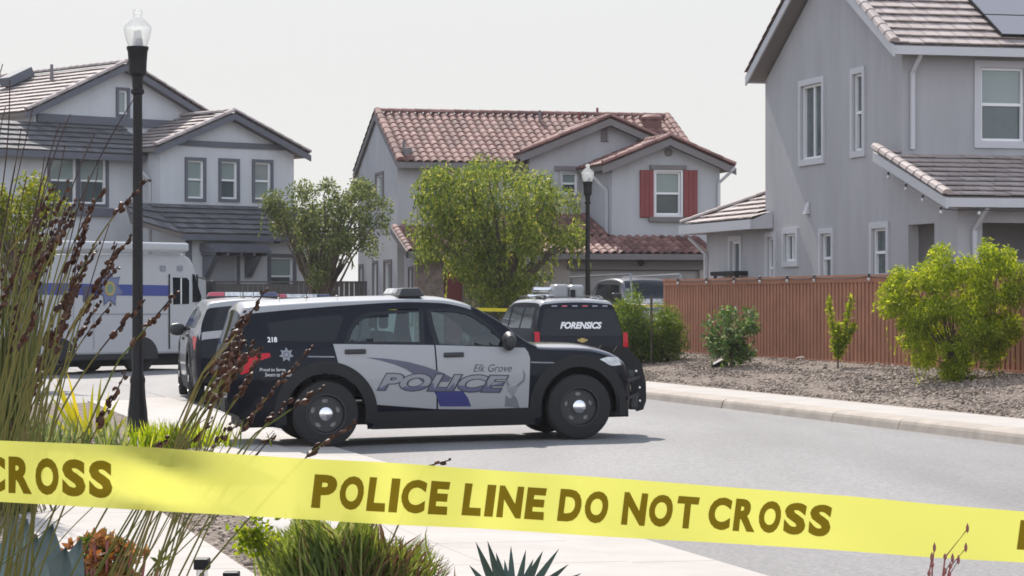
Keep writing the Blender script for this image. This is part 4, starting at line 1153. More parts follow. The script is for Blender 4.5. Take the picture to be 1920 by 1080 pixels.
def patrol(root, main, mid, decals, doors, bar_segs, bar_x=-.42, roof=None, pillars=False):
    def cls(x, y, z, j):
        if .27 < x < .93 and j >= 20 and z > 1.17: return 'windshield' if y < SH.half(x, SH.zt(x) - .08) - .09 else 'main'
        if x > 1.02 and j >= 20: return 'hood'
        if -2.585 < x < -2.455 and j >= 20: return 'rear_window' if y < .62 else 'main'
        if roof and (j >= 18 and -2.46 < x < .27 or pillars and z > 1.1 and x < 1.0): return 'roof'
        return 'main'
    reg = SH.mesh(cls, holes=(RW, FW))
    body = weld(reg['main'].build('body', main, root))
    if 'hood' in reg: weld(reg['hood'].build('hood', M['paint_hood'], root))
    if 'roof' in reg: weld(reg['roof'].build('roof', roof, root))
    weld(reg['windshield'].build('windshield', M['car_glass'], root))
    weld(reg['rear_window'].build('rear_window', M['privacy_glass'], root))
    dr = [p for p in eo((625, 645), (814, 647), (817, 700), (818, 767))] + [p for p in arc(-1.5125, .40, .605, 8, 75, 10)] + eo((637, 693))
    df = eo((817, 647), (984, 652), (990, 661), (993, 672), (990, 768), (821, 767), (820, 700))
    for sg in (-1, 1):
        d1 = patch(SH, 'rear_door', dr, doors, root, .004, (sg,)); d2 = patch(SH, 'front_door', df, doors, root, .004, (sg,))
        gl = patch(SH, 'window_glass', RW, M['car_glass'], d1, -.006, (sg,)); gl = patch(SH, 'window_glass', FW, M['car_glass'], d2, -.006, (sg,))
        def grow(poly, k):
            cx = sum(p[0] for p in poly) / len(poly); cz = sum(p[1] for p in poly) / len(poly)
            return [(cx + (p[0] - cx) * (1 + k / max(.2, math.hypot(p[0] - cx, p[1] - cz))), cz + (p[1] - cz) * (1 + k / max(.2, math.hypot(p[0] - cx, p[1] - cz)))) for p in poly]
        patch(SH, 'window_frame', grow(RW, .05), M['privacy_glass'], d1, .003, (sg,), holes=(grow(RW, -.012),)); patch(SH, 'window_frame', grow(FW, .05), M['privacy_glass'], d2, .003, (sg,), holes=(grow(FW, -.012),))
        for dd, a, b, c, d in ((d1, 646, 686, 655, 663), (d2, 831, 869, 661, 669)):
            p = eo((a, b + 0 * a)) if False else eo((a, c), (b, d)); (xa, za), (xb, zb) = p
            mb = MB(); y = SH.half(xa, za)
            mb.box(min(xa, xb), max(xa, xb), sg * (y + .012), sg * (y + .04), min(za, zb), max(za, zb)); mb.build('handle', M['black_plastic'], dd, bevel=.012)
        patch(SH, 'quarter_window', eh((500, 607), (560, 597), (640, 590), (644, 598), (628, 641), (512, 640)), M['privacy_glass'], root, .003, (sg,))
        for h in SH.hubs:
            lo = arc(h, .40, .605, -14, 194, 26); li = arc(h, .40, .466, 194, -14, 26)
            mb = MB(); vs, fs = poly2(lo + li); drape(mb, vs, fs, lambda a, b: SH.side(a, max(b, .2), .010, sg), .08)
            weld(mb.build('wheel_arch', M['cladding'], root))
        patch(SH, 'sill', [(-.98, .195), (.98, .195), (.96, .40), (-.9, .40)], M['cladding'], root, .012, (sg,))
        patch(SH, 'tail_lamp', eo((447, 669), (478, 663), (506, 662), (508, 669), (486, 677), (466, 699), (452, 703)), M['tail_red'], root, .006, (sg,))
        hl = eo((1122, 674), (1140, 669), (1160, 670), (1168, 684), (1150, 686), (1133, 682))
        patch(SH, 'headlight', hl, M['lens_clear'], root, .006, (sg,))
        mb = MB(); c = Vector((.66, sg * 1.06, 1.19))
        mb.lathe([(0, -.13), (.07, -.12), (.105, -.06), (.115, .02), (.10, .10), (.05, .13), (0, .135)], 14, (0, 0, 0), 'y')
        mb.v = [(c.x + (v[0] * .75 - .03 * v[1] * sg), c.y + v[1], c.z + v[2] * (1 - .6 * sg * v[1])) for v in mb.v]
        mb.box(.62, .72, min(sg * .9, sg * 1.0), max(sg * .9, sg * 1.0), 1.10, 1.14)
        mb.build('mirror', M['black_plastic'], root)
        wheel(root, -1.5125, sg * .86, .392, out=sg); wheel(root, 1.5125, sg * .86, .392, out=sg)
    # nose, push bumper, underbody
    mb = MB(); mb.box(2.18, 2.31, -.55, .55, .62, .80); mb.box(2.22, 2.33, -.6, .6, .32, .5)
    mb.build('grille', M['black_plastic'], root, bevel=.03)
    mb = MB()
    for sg in (-1, 1):
        o = [(2.08, 1.02), (2.13, 1.085), (2.27, 1.07), (2.43, .86), (2.48, .64), (2.48, .42), (2.44, .31), (2.36, .29), (2.30, .36), (2.29, .60), (2.20, .88)]
        mb.plate(o, [], lambda u, v, d: (u, sg * .40 + d, v), -.012, .012)
    for sg in (-1, 1):
        for (a, b) in ((2.36, .78), (2.40, .58), (2.36, .46), (2.31, .46), (2.40, .42)): mb.tube([(a, sg * .40 - .016, b), (a, sg * .40 + .016, b)], .014, 8, m=1)
    for z in (.45, .62, .78): mb.box(2.32, 2.38, -.388, .388, z, z + .08)
    for z in (.50, .70):
        mb.tube([(2.12, -.84, z - .03), (2.36, -.5, z), (2.38, -.41, z)], .025, 8); mb.tube([(2.12, .84, z - .03), (2.36, .5, z), (2.38, .41, z)], .025, 8)
    mb.build('push_bumper', [M['black_metal'], M['chrome']], root)
    mb = MB(); mb.box(-2.45, 2.2, -.62, .62, .24, .50); mb.box(-1.0, 1.0, -.90, .90, .24, .46); mb.box(1.0, 2.1, -.6, .6, .5, .92); mb.box(-2.5, -2.05, -.8, .8, .35, .7)
    mb.box(-1.05, 1.05, -.9, .9, .46, .5)
    for h in SH.hubs:
        for sg in (-1, 1):
            a = arc(h, .40, .50, -10, 190, 14)
            for i in range(14):
                (xa, za), (xb, zb) = a[i], a[i + 1]
                mb.add([(xa, sg * .6, za), (xb, sg * .6, zb), (xb, sg * .93, zb), (xa, sg * .93, za)], [(0, 1, 2, 3)])
    mb.build('chassis', M['cladding'], root)
    # cabin
    mb = MB(); mb.box(.55, .95, -.8, .8, .75, 1.06)
    mb.build('dashboard', M['seat'], root, bevel=.04)
    for sg in (-1, 1):
        mb = MB(); mb.box(-.45, .1, sg * .4 - .24, sg * .4 + .24, .55, .78); mb.hexa([(-.55, sg * .4 - .23, .7), (-.38, sg * .4 - .23, .7), (-.38, sg * .4 + .23, .7), (-.55, sg * .4 + .23, .7)], [(-.75, sg * .4 - .2, 1.33), (-.64, sg * .4 - .2, 1.33), (-.64, sg * .4 + .2, 1.33), (-.75, sg * .4 + .2, 1.33)])
        mb.box(-.77, -.68, sg * .4 - .12, sg * .4 + .12, 1.36, 1.53)
        mb.build('seat', M['seat'], root, bevel=.04)
    mb = MB(); mb.box(-1.6, -1.1, -.7, .7, .55, .8); mb.hexa([(-1.75, -.7, .7), (-1.6, -.7, .7), (-1.6, .7, .7), (-1.75, .7, .7)], [(-1.92, -.68, 1.38), (-1.8, -.68, 1.38), (-1.8, .68, 1.38), (-1.92, .68, 1.38)])
    mb.build('rear_bench', M['seat'], root, bevel=.04)
    mb = MB(); mb.box(-.86, -.84, -.72, .72, .8, 1.2); mb.tube([(-.85, -.72, 1.2), (-.85, -.5, 1.58), (-.85, .5, 1.58), (-.85, .72, 1.2)], .02, 6)
    mb.build('partition', M['black_metal'], root)
    mb = MB(); tt = [(.38 + .1 * math.cos(a) * .3, .4 + .18 * math.sin(a), 1.0 + .18 * math.cos(a)) for a in [2 * math.pi * i / 16 for i in range(17)]]; mb.tube(tt, .016, 6, cap=False); mb.build('steering_wheel', M['seat'], root)
    lb = lightbar(root, bar_x, SH.zt(bar_x) + .025, segs=bar_segs)
    for x, hh in ((-1.9, .06), (-1.6, .09), (-1.2, .05)):
        MB().lathe([(.03, 0), (.025, .02), (.006, .03), (.004, hh + .1), (0, hh + .1)], 8, (x, .1 * math.sin(x * 9), SH.zt(x) + .035)).build('aerial', M['black_plastic'], root)
    return body

body = patrol(ref, M['paint_black'], None, True, M['paint_white'], ('lens_clear', 'lens_clear', 'lens_blue', 'black_plastic'), roof=M['paint_white'])
# lettering and badges of the near side
def decal(name, s, x0, y0, x1, y1, m, parent, bold=.0, shear=0.0, off=.0075, tilt=0.0, extra=None):
    vs, fs = text_mesh(s, shear, bold)
    pts = []
    cv = []
    for u, v in vs:
        a = x0 + (x1 - x0) * u; b = y1 + (y0 - y1) * v + tilt * u
        q = hit(a, b, ref, 'y', -.985); cv.append((q.x, q.z))
    mb = MB(); drape(mb, cv, fs, lambda a, b: SH.side(a, b, off, -1), .08)
    if extra:
        mb.m = [1 if sum(mb.v[i][2] for i in f) / len(f) < extra(sum(mb.v[i][0] for i in f) / len(f)) else 0 for f in mb.f]
    return mb.build(name, m, parent)
def shape(name, pts, m, parent, off=.0065): return patch(SH, name, eo(*pts), m, parent, off)
fd = [c for c in ref.children if c.name.startswith('front_door')][0]
shape('door_stripe', [(686, 670), (722, 672), (763, 678), (797, 687), (830, 699), (846, 708), (840, 716), (790, 716), (773, 701), (760, 692), (738, 683), (713, 676)], M['decal_slate'], ref)
shape('door_stripe', [(812, 732), (867, 733), (877, 746), (883, 762), (824, 762), (819, 746)], M['decal_navy'], ref)
decal('police_lettering', 'POLICE', 705, 698, 955, 733, M['decal_ink'], ref, bold=.075, shear=.32, off=.0085, tilt=4.5)
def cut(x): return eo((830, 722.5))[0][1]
vs_, fs_ = text_mesh('POLICE', .32, .035)
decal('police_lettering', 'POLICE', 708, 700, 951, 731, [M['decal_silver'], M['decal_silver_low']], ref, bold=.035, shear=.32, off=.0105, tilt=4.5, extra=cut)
decal('city_lettering', 'Elk Grove', 887, 683, 959, 697, M['decal_ink'], ref, shear=.35, off=.0085, bold=-.004)
shape('elk_emblem', [(946, 762), (947, 741), (956, 748), (962, 740), (969, 748), (974, 765), (960, 763)], M['emblem_grey'], ref)
shape('elk_emblem', [(948, 722), (954, 726), (962, 724), (971, 722), (967, 733), (960, 744), (952, 734)], M['decal_silver'], ref, .0075)
for sgn in (0, 1):
    pts = [(952, 724), (948, 718), (948, 710), (950, 710), (951, 717), (955, 722)] if not sgn else [(966, 723), (972, 718), (979, 712), (981, 704), (979, 694), (981, 694), (984, 704), (982, 714), (975, 721), (970, 725)]
    shape('elk_emblem', pts, M['emblem_grey'], ref, .0075)
def star(cx, cy, r1, r2, n=7, sx=1.0):
    return [(cx + (r1 if i % 2 == 0 else r2) * math.sin(math.pi * i / n) * sx, cy - (r1 if i % 2 == 0 else r2) * math.cos(math.pi * i / n)) for i in range(2 * n)]
def disc(cx, cy, r, sx=1.0, n=20): return [(cx + r * sx * math.cos(2 * math.pi * i / n), cy + r * math.sin(2 * math.pi * i / n)) for i in range(n)]
sb = shape('star_badge', star(537, 665, 14, 8), M['decal_grey'], ref)
shape('badge_seal', disc(537, 665, 6), M['decal_slate'], sb, .0085)
shape('badge_seal', disc(537, 665, 4), M['decal_silver'], sb, .0105)
decal('unit_number', '218', 503, 632, 521, 642, M['decal_white'], ref, bold=.03)
decal('motto', 'Proud to Serve,', 487, 690, 536, 697, M['decal_white'], ref, shear=.2)
decal('motto', 'Sworn to Protect', 497, 699, 550, 706, M['decal_white'], ref, shear=.2)
shape('pinstripe', [(576, 667.5), (627, 668), (627, 670.2), (578, 669.6)], M['decal_silver'], ref)
shape('pinstripe', [(994, 678), (1121, 681), (1121, 683), (994, 680.2)], M['decal_silver'], ref)
for s in (-1, 1):
    MB().box(-2.66, -2.50, s * .45 - .3, s * .45 + .3, .42, .62).build('rear_bumper', M['cladding'], ref, bevel=.03)
# spotlight at the pillar
MB().lathe([(0, -.07), (.05, -.06), (.075, .03), (.075, .06), (0, .062)], 14, (.72, .86, 1.24), 'x').build('spotlight', M['black_metal'], ref)

# ================================================================== two more patrol SUVs parked behind it
RU = PHI + R(90)
p2 = thing('police_car', 'white roofed police SUV half hidden by reeds, tail towards us, behind the POLICE car', 'police car', (-4.72, 46.4, 0.02), RU - R(4), 'parked police SUVs')
patrol(p2, M['paint_black'], None, False, M['paint_white'], ('lens_red', 'lens_clear', 'lens_clear', 'lens_blue'), roof=M['paint_white'], pillars=True)
p3 = thing('police_car', 'police SUV farthest back, showing little but its light bar above the other roofs', 'police car', (-4.38, 53.2, 0.0), RU + R(6), 'parked police SUVs')
patrol(p3, M['paint_black'], None, False, M['paint_white'], ('lens_red', 'lens_clear', 'lens_clear', 'lens_blue'), bar_x=-.6)

# ================================================================== forensics wagon, seen from behind
FSH = Shell(ztop=[(-2.32, .70), (-2.30, .98), (-2.26, 1.1), (-2.16, 1.40), (-2.07, 1.62), (-1.98, 1.70), (-1.7, 1.735), (-.8, 1.75), (0, 1.735), (.4, 1.64), (1.0, 1.18), (1.15, 1.12), (1.9, 1.05), (2.15, .96), (2.3, .8), (2.36, .66)],
            zbot=[(-2.32, .42), (-2.0, .32), (0, .24), (2.0, .28), (2.36, .42)],
            wz=[(.2, .86), (.4, .90), (.7, .92), (1.0, .91), (1.15, .88), (1.35, .825), (1.6, .745), (1.75, .70)],
            plan=[(-2.32, .93), (-2.2, .98), (-1.9, 1), (1.5, 1), (2.0, .95), (2.25, .82), (2.36, .6)],
            rad=[(-2.32, .05), (-2.0, .09), (.3, .10), (1.1, .07), (2.36, .1)], hubs=(-1.35, 1.42), hub_z=.38, arch=.45, crown=.035)
fz = thing('forensics_suv', 'dark SUV lettered FORENSICS on its rear window, white gear boxes on its roof', 'suv', (1.33 - .2425 * 2.3, 52.0 + .97 * 2.3, 0.0), RU)
def cls(x, y, z, j):
    if .42 < x < .98 and j >= 20: return 'windshield' if y < .62 else 'main'
    if j >= 19 and -2.05 < x < .4: return 'roof'
    return 'main'
reg = FSH.mesh(cls)
weld(reg['main'].build('body', M['paint_black'], fz)); weld(reg['windshield'].build('windshield', M['privacy_glass'], fz)); weld(reg['roof'].build('roof', M['paint_white'], fz))  # white on the roof stands in for sky sheen on dark paint
fsx = interp([(z, x) for x, z in [(-2.32, .70), (-2.30, .98), (-2.26, 1.1), (-2.16, 1.40), (-2.07, 1.62), (-1.98, 1.70)]])
def rear(off): return lambda y, z: Vector((fsx(z - FSH.crown * max(0, 1 - (y / .62) ** 2)) - off, y, z))
def ry(a, b, z0=1.2):
    x = -2.2
    for _ in range(4):
        q = hit(a, b, fz, 'x', x); x = fsx(q.z)
    return (q.y, q.z)
def rpatch(name, pts, m, off=.006, parent=None):
    vs, fs = poly2([ry(a, b) for a, b in pts]); mb = MB(); drape(mb, vs, fs, rear(off), .08); return weld(mb.build(name, m, parent or fz))
rw = rpatch('rear_window', [(1022, 580), (1150, 580), (1162, 612), (1166, 630), (1012, 630), (1014, 612)], M['privacy_glass'])
vs, fs = text_mesh('FORENSICS', .25, .045)
mb = MB(); drape(mb, [ry(1050 + 78 * u, 616.5 - 13 * v) for u, v in vs], fs, rear(.010), .1); mb.build('forensics_lettering', M['decal_white'], rw)
rpatch('emblem', [(1082, 636), (1088, 636), (1088, 634), (1096, 634), (1096, 636), (1102, 636), (1100, 640), (1096, 640), (1096, 642), (1088, 642), (1088, 640), (1084, 640)], M['gold'])
rpatch('tail_lamp', [(1001, 622), (1011, 622), (1012, 655), (1003, 655)], M['tail_red'], .012); rpatch('tail_lamp', [(1168, 622), (1176, 624), (1178, 656), (1168, 655)], M['tail_red'], .012)
for k in range(6):
    rpatch('marker_lamp', [(1034 + k * 19, 572.5), (1044 + k * 19, 572.5), (1044 + k * 19, 575), (1034 + k * 19, 575)], M['lens_red'] if k in (1, 3) else M['decal_grey'], .012)
for sg in (-1, 1):
    for (a, b) in ((-1.85, -1.0), (-.9, -.02), (.08, .85)):
        top = 1.58 if b < .5 else 1.56
        pts = [(a, 1.17), (b, 1.17), (b if b < .5 else b - .42, top), (a + (.14 if a < -1.5 else 0.02), top)]
        patch(FSH, 'side_window', pts, M['side_glass'], fz, .004, (sg,))
    for h in FSH.hubs: wheel(fz, h, sg * .80, .375, r=.375, w=.24, out=sg)
    mb = MB().box(.72, .84, min(sg * .9, sg * 1.12), max(sg * .9, sg * 1.12), 1.12, 1.28); mb.build('mirror', M['black_plastic'], fz, bevel=.03)
    mb = MB(); mb.tube([(-1.8, sg * .6, 1.76), (-1.5, sg * .6, 1.80), (0, sg * .6, 1.80), (.2, sg * .6, 1.74)], .018, 6); mb.build('roof_rail', M['black_plastic'], fz)
MB().box(-2.1, 2.1, -.6, .6, .26, .5).build('chassis', M['cladding'], fz)
MB().box(-2.42, -2.25, -.85, .85, .42, .68).build('rear_bumper', M['cladding'], fz, bevel=.04)
def roofbox(name, a, b, c, d, x, dx, mt, bev=.04):
    p = hit(a, d, fz, 'x', x); q = hit(b, c, fz, 'x', x)
    return MB().box(x, x + dx, min(p.y, q.y), max(p.y, q.y), max(p.z, 1.75), q.z).build(name, mt, fz, bevel=bev)
roofbox('roof_pod', 1040, 1066, 533, 559, -1.5, .45, M['paint_white'], .05); roofbox('roof_pod', 1068, 1096, 534, 560, -1.5, .45, M['paint_white'], .06)
o = roofbox('pod_lamp', 1070, 1079, 543, 559, -1.53, .03, M['cladding'], .01)
for (a, b, y, r_) in ((1000, 1040, 543, .05), (989, 1040, 555, .035)):
    p = hit(a, y, fz, 'x', -1.2); q = hit(b, y, fz, 'x', -1.2); MB().tube([p, q], r_, 10).build('roof_tube', M['chrome'], fz)
mb = MB(); mb.box(-1.6, -1.0, -.62, -.56, 1.75, 1.80); mb.box(-1.6, -1.0, .50, .56, 1.75, 1.82); mb.build('roof_rack', M['black_plastic'], fz)
mb = MB(); mb.box(-1.75, -1.6, -.5, -.38, 1.75, 1.79); mb.box(-1.8, -1.68, -.62, -.5, 1.74, 1.77); mb.build('roof_lamp', M['paint_white'], fz, bevel=.01)

# ================================================================== grey pickup in front of the garage
GSH = Shell(ztop=[(-2.9, .85), (-2.86, 1.12), (-2.7, 1.16), (-1.05, 1.16), (-.95, 1.7), (-.8, 1.85), (0, 1.9), (.55, 1.84), (1.2, 1.32), (1.35, 1.26), (2.5, 1.2), (2.8, 1.1), (2.9, .9)],
            zbot=[(-2.9, .55), (0, .4), (2.9, .5)], wz=[(.3, .94), (.6, .99), (1.1, .98), (1.3, .93), (1.6, .82), (1.9, .72)],
            plan=[(-2.9, .96), (-2.7, 1), (2.2, 1), (2.7, .94), (2.9, .84)], rad=[(-2.9, .05), (0, .1), (2.9, .1)], hubs=(-1.75, 1.85), hub_z=.42, arch=.5)
pk_ = thing('pickup_truck', 'grey pickup truck parked nose out before the wide garage door', 'pickup truck', (3.35, 71.9, 0.42), PHI - R(90) + R(8))
reg = GSH.mesh(lambda x, y, z, j: 'windshield' if (.62 < x < 1.22 and j >= 20 and y < .66) else 'main', step=.05)
weld(reg['main'].build('body', M['paint_silver'], pk_)); weld(reg['windshield'].build('windshield', M['privacy_glass'], pk_))
mb = MB(); mb.box(2.84, 2.95, -.7, .7, .78, 1.02); mb.build('grille', M['black_plastic'], pk_, bevel=.03)
mb = MB(); mb.box(2.82, 2.98, -.88, .88, .5, .68); mb.build('bumper', M['chrome'], pk_, bevel=.04)
for sg in (-1, 1):
    MB().box(2.78, 2.9, min(sg * .62, sg * .86), max(sg * .62, sg * .86), .84, 1.0).build('headlight', M['lens_clear'], pk_, bevel=.03)
    patch(GSH, 'side_window', [(-.8, 1.32), (1.0, 1.32), (.6, 1.72), (-.75, 1.74)], M['privacy_glass'], pk_, .004, (sg,))
    MB().box(1.0, 1.14, min(sg * .95, sg * 1.2), max(sg * .95, sg * 1.2), 1.25, 1.5).build('mirror', M['black_plastic'], pk_, bevel=.03)
    for h in GSH.hubs: wheel(pk_, h, sg * .85, .42, r=.42, w=.27, out=sg)
MB().box(-2.7, 2.6, -.6, .6, .4, .6).build('chassis', M['cladding'], pk_)
mb = MB()
for sg in (-1, 1): mb.tube([(-2.6, sg * .8, 1.1), (-2.6, sg * .8, 1.95), (1.2, sg * .72, 2.0), (1.5, sg * .8, 1.25)], .03, 6)
mb.build('ladder_rack', M['decal_grey'], pk_)

# ================================================================== command van
VH = R(46)
vb = pt(230, 600, 63.0)
van = thing('command_van', 'white step van with blue side stripe and large seven pointed star badge', 'van', (0, 0, 0.0), VH)
van.location = (vb.x - 1.15 * math.sin(VH), vb.y + 1.15 * math.cos(VH), 0)
def vo(*pts, y=-1.15): return [(q.x, q.z) for q in (hit(a, b, van, 'y', y) for a, b in pts)]
side_ = vo((18, 476), (344, 476), (357, 484), (364, 497), (370, 522), (379, 566), (381, 600), (381, 655), (374, 662))
side_.append((side_[0][0], side_[-1][1]))
zlo = side_[-1][1]
mb = MB(); mb.plate(side_, [], lambda u, v, d: (u, d, v), -1.15, 1.15)
M['van_white'] = mat('van_white', (0.46, 0.465, 0.475), 0.35, coat=0.4, spec=0.3)
vbody = mb.build('body', M['van_white'], van, bevel=.06)
def vpatch(name, pts, m, off=.006, parent=None, holes=()):
    vs, fs = poly2(vo(*pts)); return MB().add([(a, -1.15 - off, b) for a, b in vs], fs).build(name, m, parent or van)
vpatch('blue_stripe', [(19, 529), (316, 535), (316, 555), (19, 552)], mat('stripe_blue', (.055, .075, .26), .4))
dm = vpatch('cab_door', [(317, 516), (357, 518), (366, 560), (366, 648), (317, 652)], M['van_white'], .012)
vpatch('door_gap', [(315.5, 514), (318.5, 514), (318.5, 654), (315.5, 654)], M['black_plastic'], .014, dm)
vpatch('door_window', [(323, 520), (350, 521), (354, 526), (354, 570), (324, 571)], M['privacy_glass'], .016, dm)
vpatch('window_divider', [(337.5, 521), (340, 521), (340, 570), (337.5, 570)], M['vinyl'], .02, dm)
vpatch('quarter_window', [(360, 514), (364, 514), (377, 556), (376, 566), (360, 567)], M['privacy_glass'], .016)
bd = vpatch('star_badge', star(205, 541, 37, 23, sx=.70), M['decal_grey'], .012)
vpatch('badge_edge', star(205, 541, 35, 21.5, sx=.70), M['decal_slate'], .016, bd)
vpatch('badge_star', star(205, 541, 32.5, 19.5, sx=.70), mat('badge_blue', (.15, .18, .32), .5), .02, bd)
vpatch('badge_seal', disc(205, 541, 16, .7), M['decal_silver'], .024, bd); vpatch('badge_seal', disc(205, 541, 13, .7), M['gold'], .028, bd)
vpatch('badge_seal', disc(205, 541, 9, .7), mat('badge_green', (.16, .24, .17), .5), .032, bd)
for a in (137, 175): vpatch('panel_seam', [(a, 558), (a + 1.2, 558), (a + 1.2, 655), (a, 655)], M['decal_grey'], .008)
vpatch('panel_seam', [(176, 588), (314, 588), (314, 590), (176, 590)], M['decal_grey'], .008)
vpatch('side_hatch', [(155, 536), (168, 536), (168, 566), (155, 566)], M['decal_slate'], .014)
for a in (305, 337): vpatch('marker_lamp', [(a - 5, 498), (a + 5, 498), (a + 5, 508), (a - 5, 508)], M['decal_grey'], .02)
aw_ = vo((106, 452), (345, 456), (345, 471), (106, 468))
z0_, z1_ = aw_[3][1], aw_[0][1]
MB().box(aw_[0][0], aw_[1][0], -1.36, -1.0, min(p[1] for p in aw_), max(p[1] for p in aw_)).build('awning_case', M['van_white'], van, bevel=.05)
MB().box(aw_[0][0] - 2.4, aw_[0][0] + 1.6, -.7, .7, side_[0][1], side_[0][1] + .28).build('roof_unit', M['paint_white'], van, bevel=.06)
xf = max(p[0] for p in side_)
mb = MB(); mb.box(xf + .02, xf + .12, -1.48, -1.25, 1.72, 2.2); mb.tube([(xf - .2, -1.15, 2.3), (xf + .07, -1.36, 2.2)], .02, 6); mb.tube([(xf - .2, -1.15, 1.6), (xf + .07, -1.36, 1.75)], .02, 6); mb.build('mirror', M['black_plastic'], van, bevel=.02)
wx = [vo((113, 655))[0][0], vo((268, 655))[0][0]]
for x in wx:
    for sg in (-1, 1): wheel(van, x, sg * .95, .40, r=.40, w=.28, out=sg, holes=8)
    mb = MB(); a = arc(x, .40, .455, 0, 180, 16); mb.plate(a, [], lambda u, v, d: (u, d, max(v, zlo + .002)), -1.156, -1.15); mb.build('wheel_arch', M['black_plastic'], van)
MB().box(side_[0][0] + .2, xf - .2, -.75, .75, .16, zlo + .1).build('chassis', M['cladding'], van)
MB().box(side_[0][0] + 1.2, xf - 1.4, -1.16, -1.02, zlo - .12, zlo).build('step', M['black_plastic'], van)
MB().box(xf - .02, xf + .05, -.9, .9, 1.55, 2.35).build('windshield', M['privacy_glass'], van)
# ------------------------------------------------------------------ street furniture
m_, t_ = new_mat('lamp_glass')
o_ = t_.nodes.new("ShaderNodeOutputMaterial"); a_ = t_.nodes.new("ShaderNodeBsdfTranslucent"); a_.inputs[0].default_value = (.60, .62, .62, 1)
b_ = t_.nodes.new("ShaderNodeBsdfTransparent"); c_ = t_.nodes.new("ShaderNodeMixShader"); c_.inputs[0].default_value = .55
g_ = t_.nodes.new("ShaderNodeBsdfGlossy"); g_.inputs['Roughness'].default_value = .15; e_ = t_.nodes.new("ShaderNodeMixShader"); e_.inputs[0].default_value = .08
t_.links.new(a_.outputs[0], c_.inputs[1]); t_.links.new(b_.outputs[0], c_.inputs[2]); t_.links.new(c_.outputs[0], e_.inputs[1]); t_.links.new(g_.outputs[0], e_.inputs[2]); t_.links.new(e_.outputs[0], o_.inputs[0])
M['lamp_glass'] = m_
M['lamp_core'] = mat('lamp_core', (0.5, 0.5, 0.5), 0.5)
def street_lamp(label, x, y, z):
    r = thing('street_lamp', label, 'street lamp', (x, y, z), 0, 'street lamps')
    H = 4.86
    mb = MB(); mb.lathe([(0.0, 0), (.15, 0), (.155, .05), (.13, .09), (.118, .30), (.098, .48), (.088, .64), (.094, .68), (.094, .71), (.07, .78), (.066, 1.3), (.056, H - .62), (0.056, H - .6)], 20, lobes=10, lobe=.035)
    mb.build('pole', M['black_metal'], r)
    mb = MB(); mb.lathe([(.062, H - .6), (.085, H - .58), (.085, H - .54), (.066, H - .52), (.07, H - .38), (.11, H - .34), (.115, H - .2), (.125, H - .06), (.138, H - .03), (.138, H), (0, H)], 20)
    mb.build('capital', M['black_metal'], r)
    mb = MB(); mb.lathe([(.115, H), (.15, H + .12), (.172, H + .24), (.168, H + .28), (.10, H + .36), (.055, H + .40), (.05, H + .43), (.065, H + .47), (.05, H + .52), (0, H + .535)], 24, lobes=12, lobe=.02)
    mb.v = [(x, y, H + (z - H) * .9) for x, y, z in mb.v]
    mb.build('globe', M['lamp_glass'], r)
    mb = MB(); mb.lathe([(.07, H), (.06, H + .08), (.045, H + .2), (0, H + .23)], 12); mb.build('lamp_core', M['lamp_core'], r)
    return r
zb = -0.02
street_lamp('tall black street lamp with clear acorn globe standing among the reeds and strap leaves', (258 - 960) / 5000 * 33.3, 33.3, 0.02)
street_lamp('smaller, distant black street lamp with acorn globe beside the weeping tree', (1102 - 960) / 5000 * 71.5, 71.5, 0.05)

# red board fence
FD = Vector((0.2561, -0.9667, 0)); F1 = Vector((3.6, 62.0, 0)); FL = 24.0
fn_ = Vector((FD.y, -FD.x, 0)); fn_ = fn_ if fn_.x < 0 else -fn_           # side that faces the street
fe = thing('wood_fence', 'long red brown board fence along the top of the gravel bank', 'fence', F1, math.atan2(FD.y, FD.x))
mb = MB(); n = int(FL / .19)
zt = 2.16
for k in range(n):
    a = k * .19
    lo = random.uniform(-.008, .008)
    mb.box(a, a + .118 + lo, -.052, -.022, .44, zt)
    mb.box(a + .09, a + .22, .03, .05, .44, zt - .006)
# which local side faces the street
mb.build('boards', M['fence_red'], fe)
mb = MB(); mb.box(-.05, FL, -.10, .06, zt + .003, zt + .045); mb.box(-.03, FL, -.075, -.055, zt - .10, zt - .002); mb.build('top_rail', M['fence_red'], fe)
mb = MB(); mb.box(0, FL, -.08, -.056, .40, .56); mb.build('kick_board', M['fence_red'], fe)
MB().box(-.07, .05, -.06, .06, .3, zt + .06).build('corner_post', M['fence_red'], fe)
# return run towards the houses behind
fb = thing('wood_fence', 'red brown fence return running back from the corner of the long red fence', 'fence', F1 + Vector((.05, .1, 0)), math.atan2(.2425, .97) )
mb = MB()
for k in range(18): mb.box(.15 + k * .2, .33 + k * .2, -.02, .02, .4, 2.1)
mb.build('boards', M['fence_red'], fb)
def festoon(label, pts, sag, name='string_lights'):
    r = thing(name, label, 'string lights', pts[0])
    o = Vector(pts[0]); mb = MB(); line = []
    for a, b in zip(pts[:-1], pts[1:]):
        a, b = Vector(a), Vector(b)
        for i in range(6):
            t = i / 6; line.append(a.lerp(b, t) - Vector((0, 0, sag * 4 * t * (1 - t))) - o)
    line.append(Vector(pts[-1]) - o)
    mb.tube(line, .008, 5); mb.build('cable', M['black_plastic'], r)
    for p in pts:
        p = Vector(p) - o
        MB().lathe([(0, .05), (.022, .04), (.022, -.02), (0, -.03)], 8, p).build('socket', M['black_plastic'], r)
        MB().lathe([(0, -.02), (.03, -.05), (.028, -.085), (0, -.11)], 8, p).build('bulb', M['lens_clear'], r)
fp = []
for a in (1.2, 3.2, 5.0, 6.6, 8.2, 9.7, 12.5, 15.0):
    q = F1 + FD * a + fn_ * .13; fp.append((q.x, q.y, zt + .02))
festoon('string of small bulbs running along the top of the red fence', fp, .04)
mr_ = hr.matrix_basis
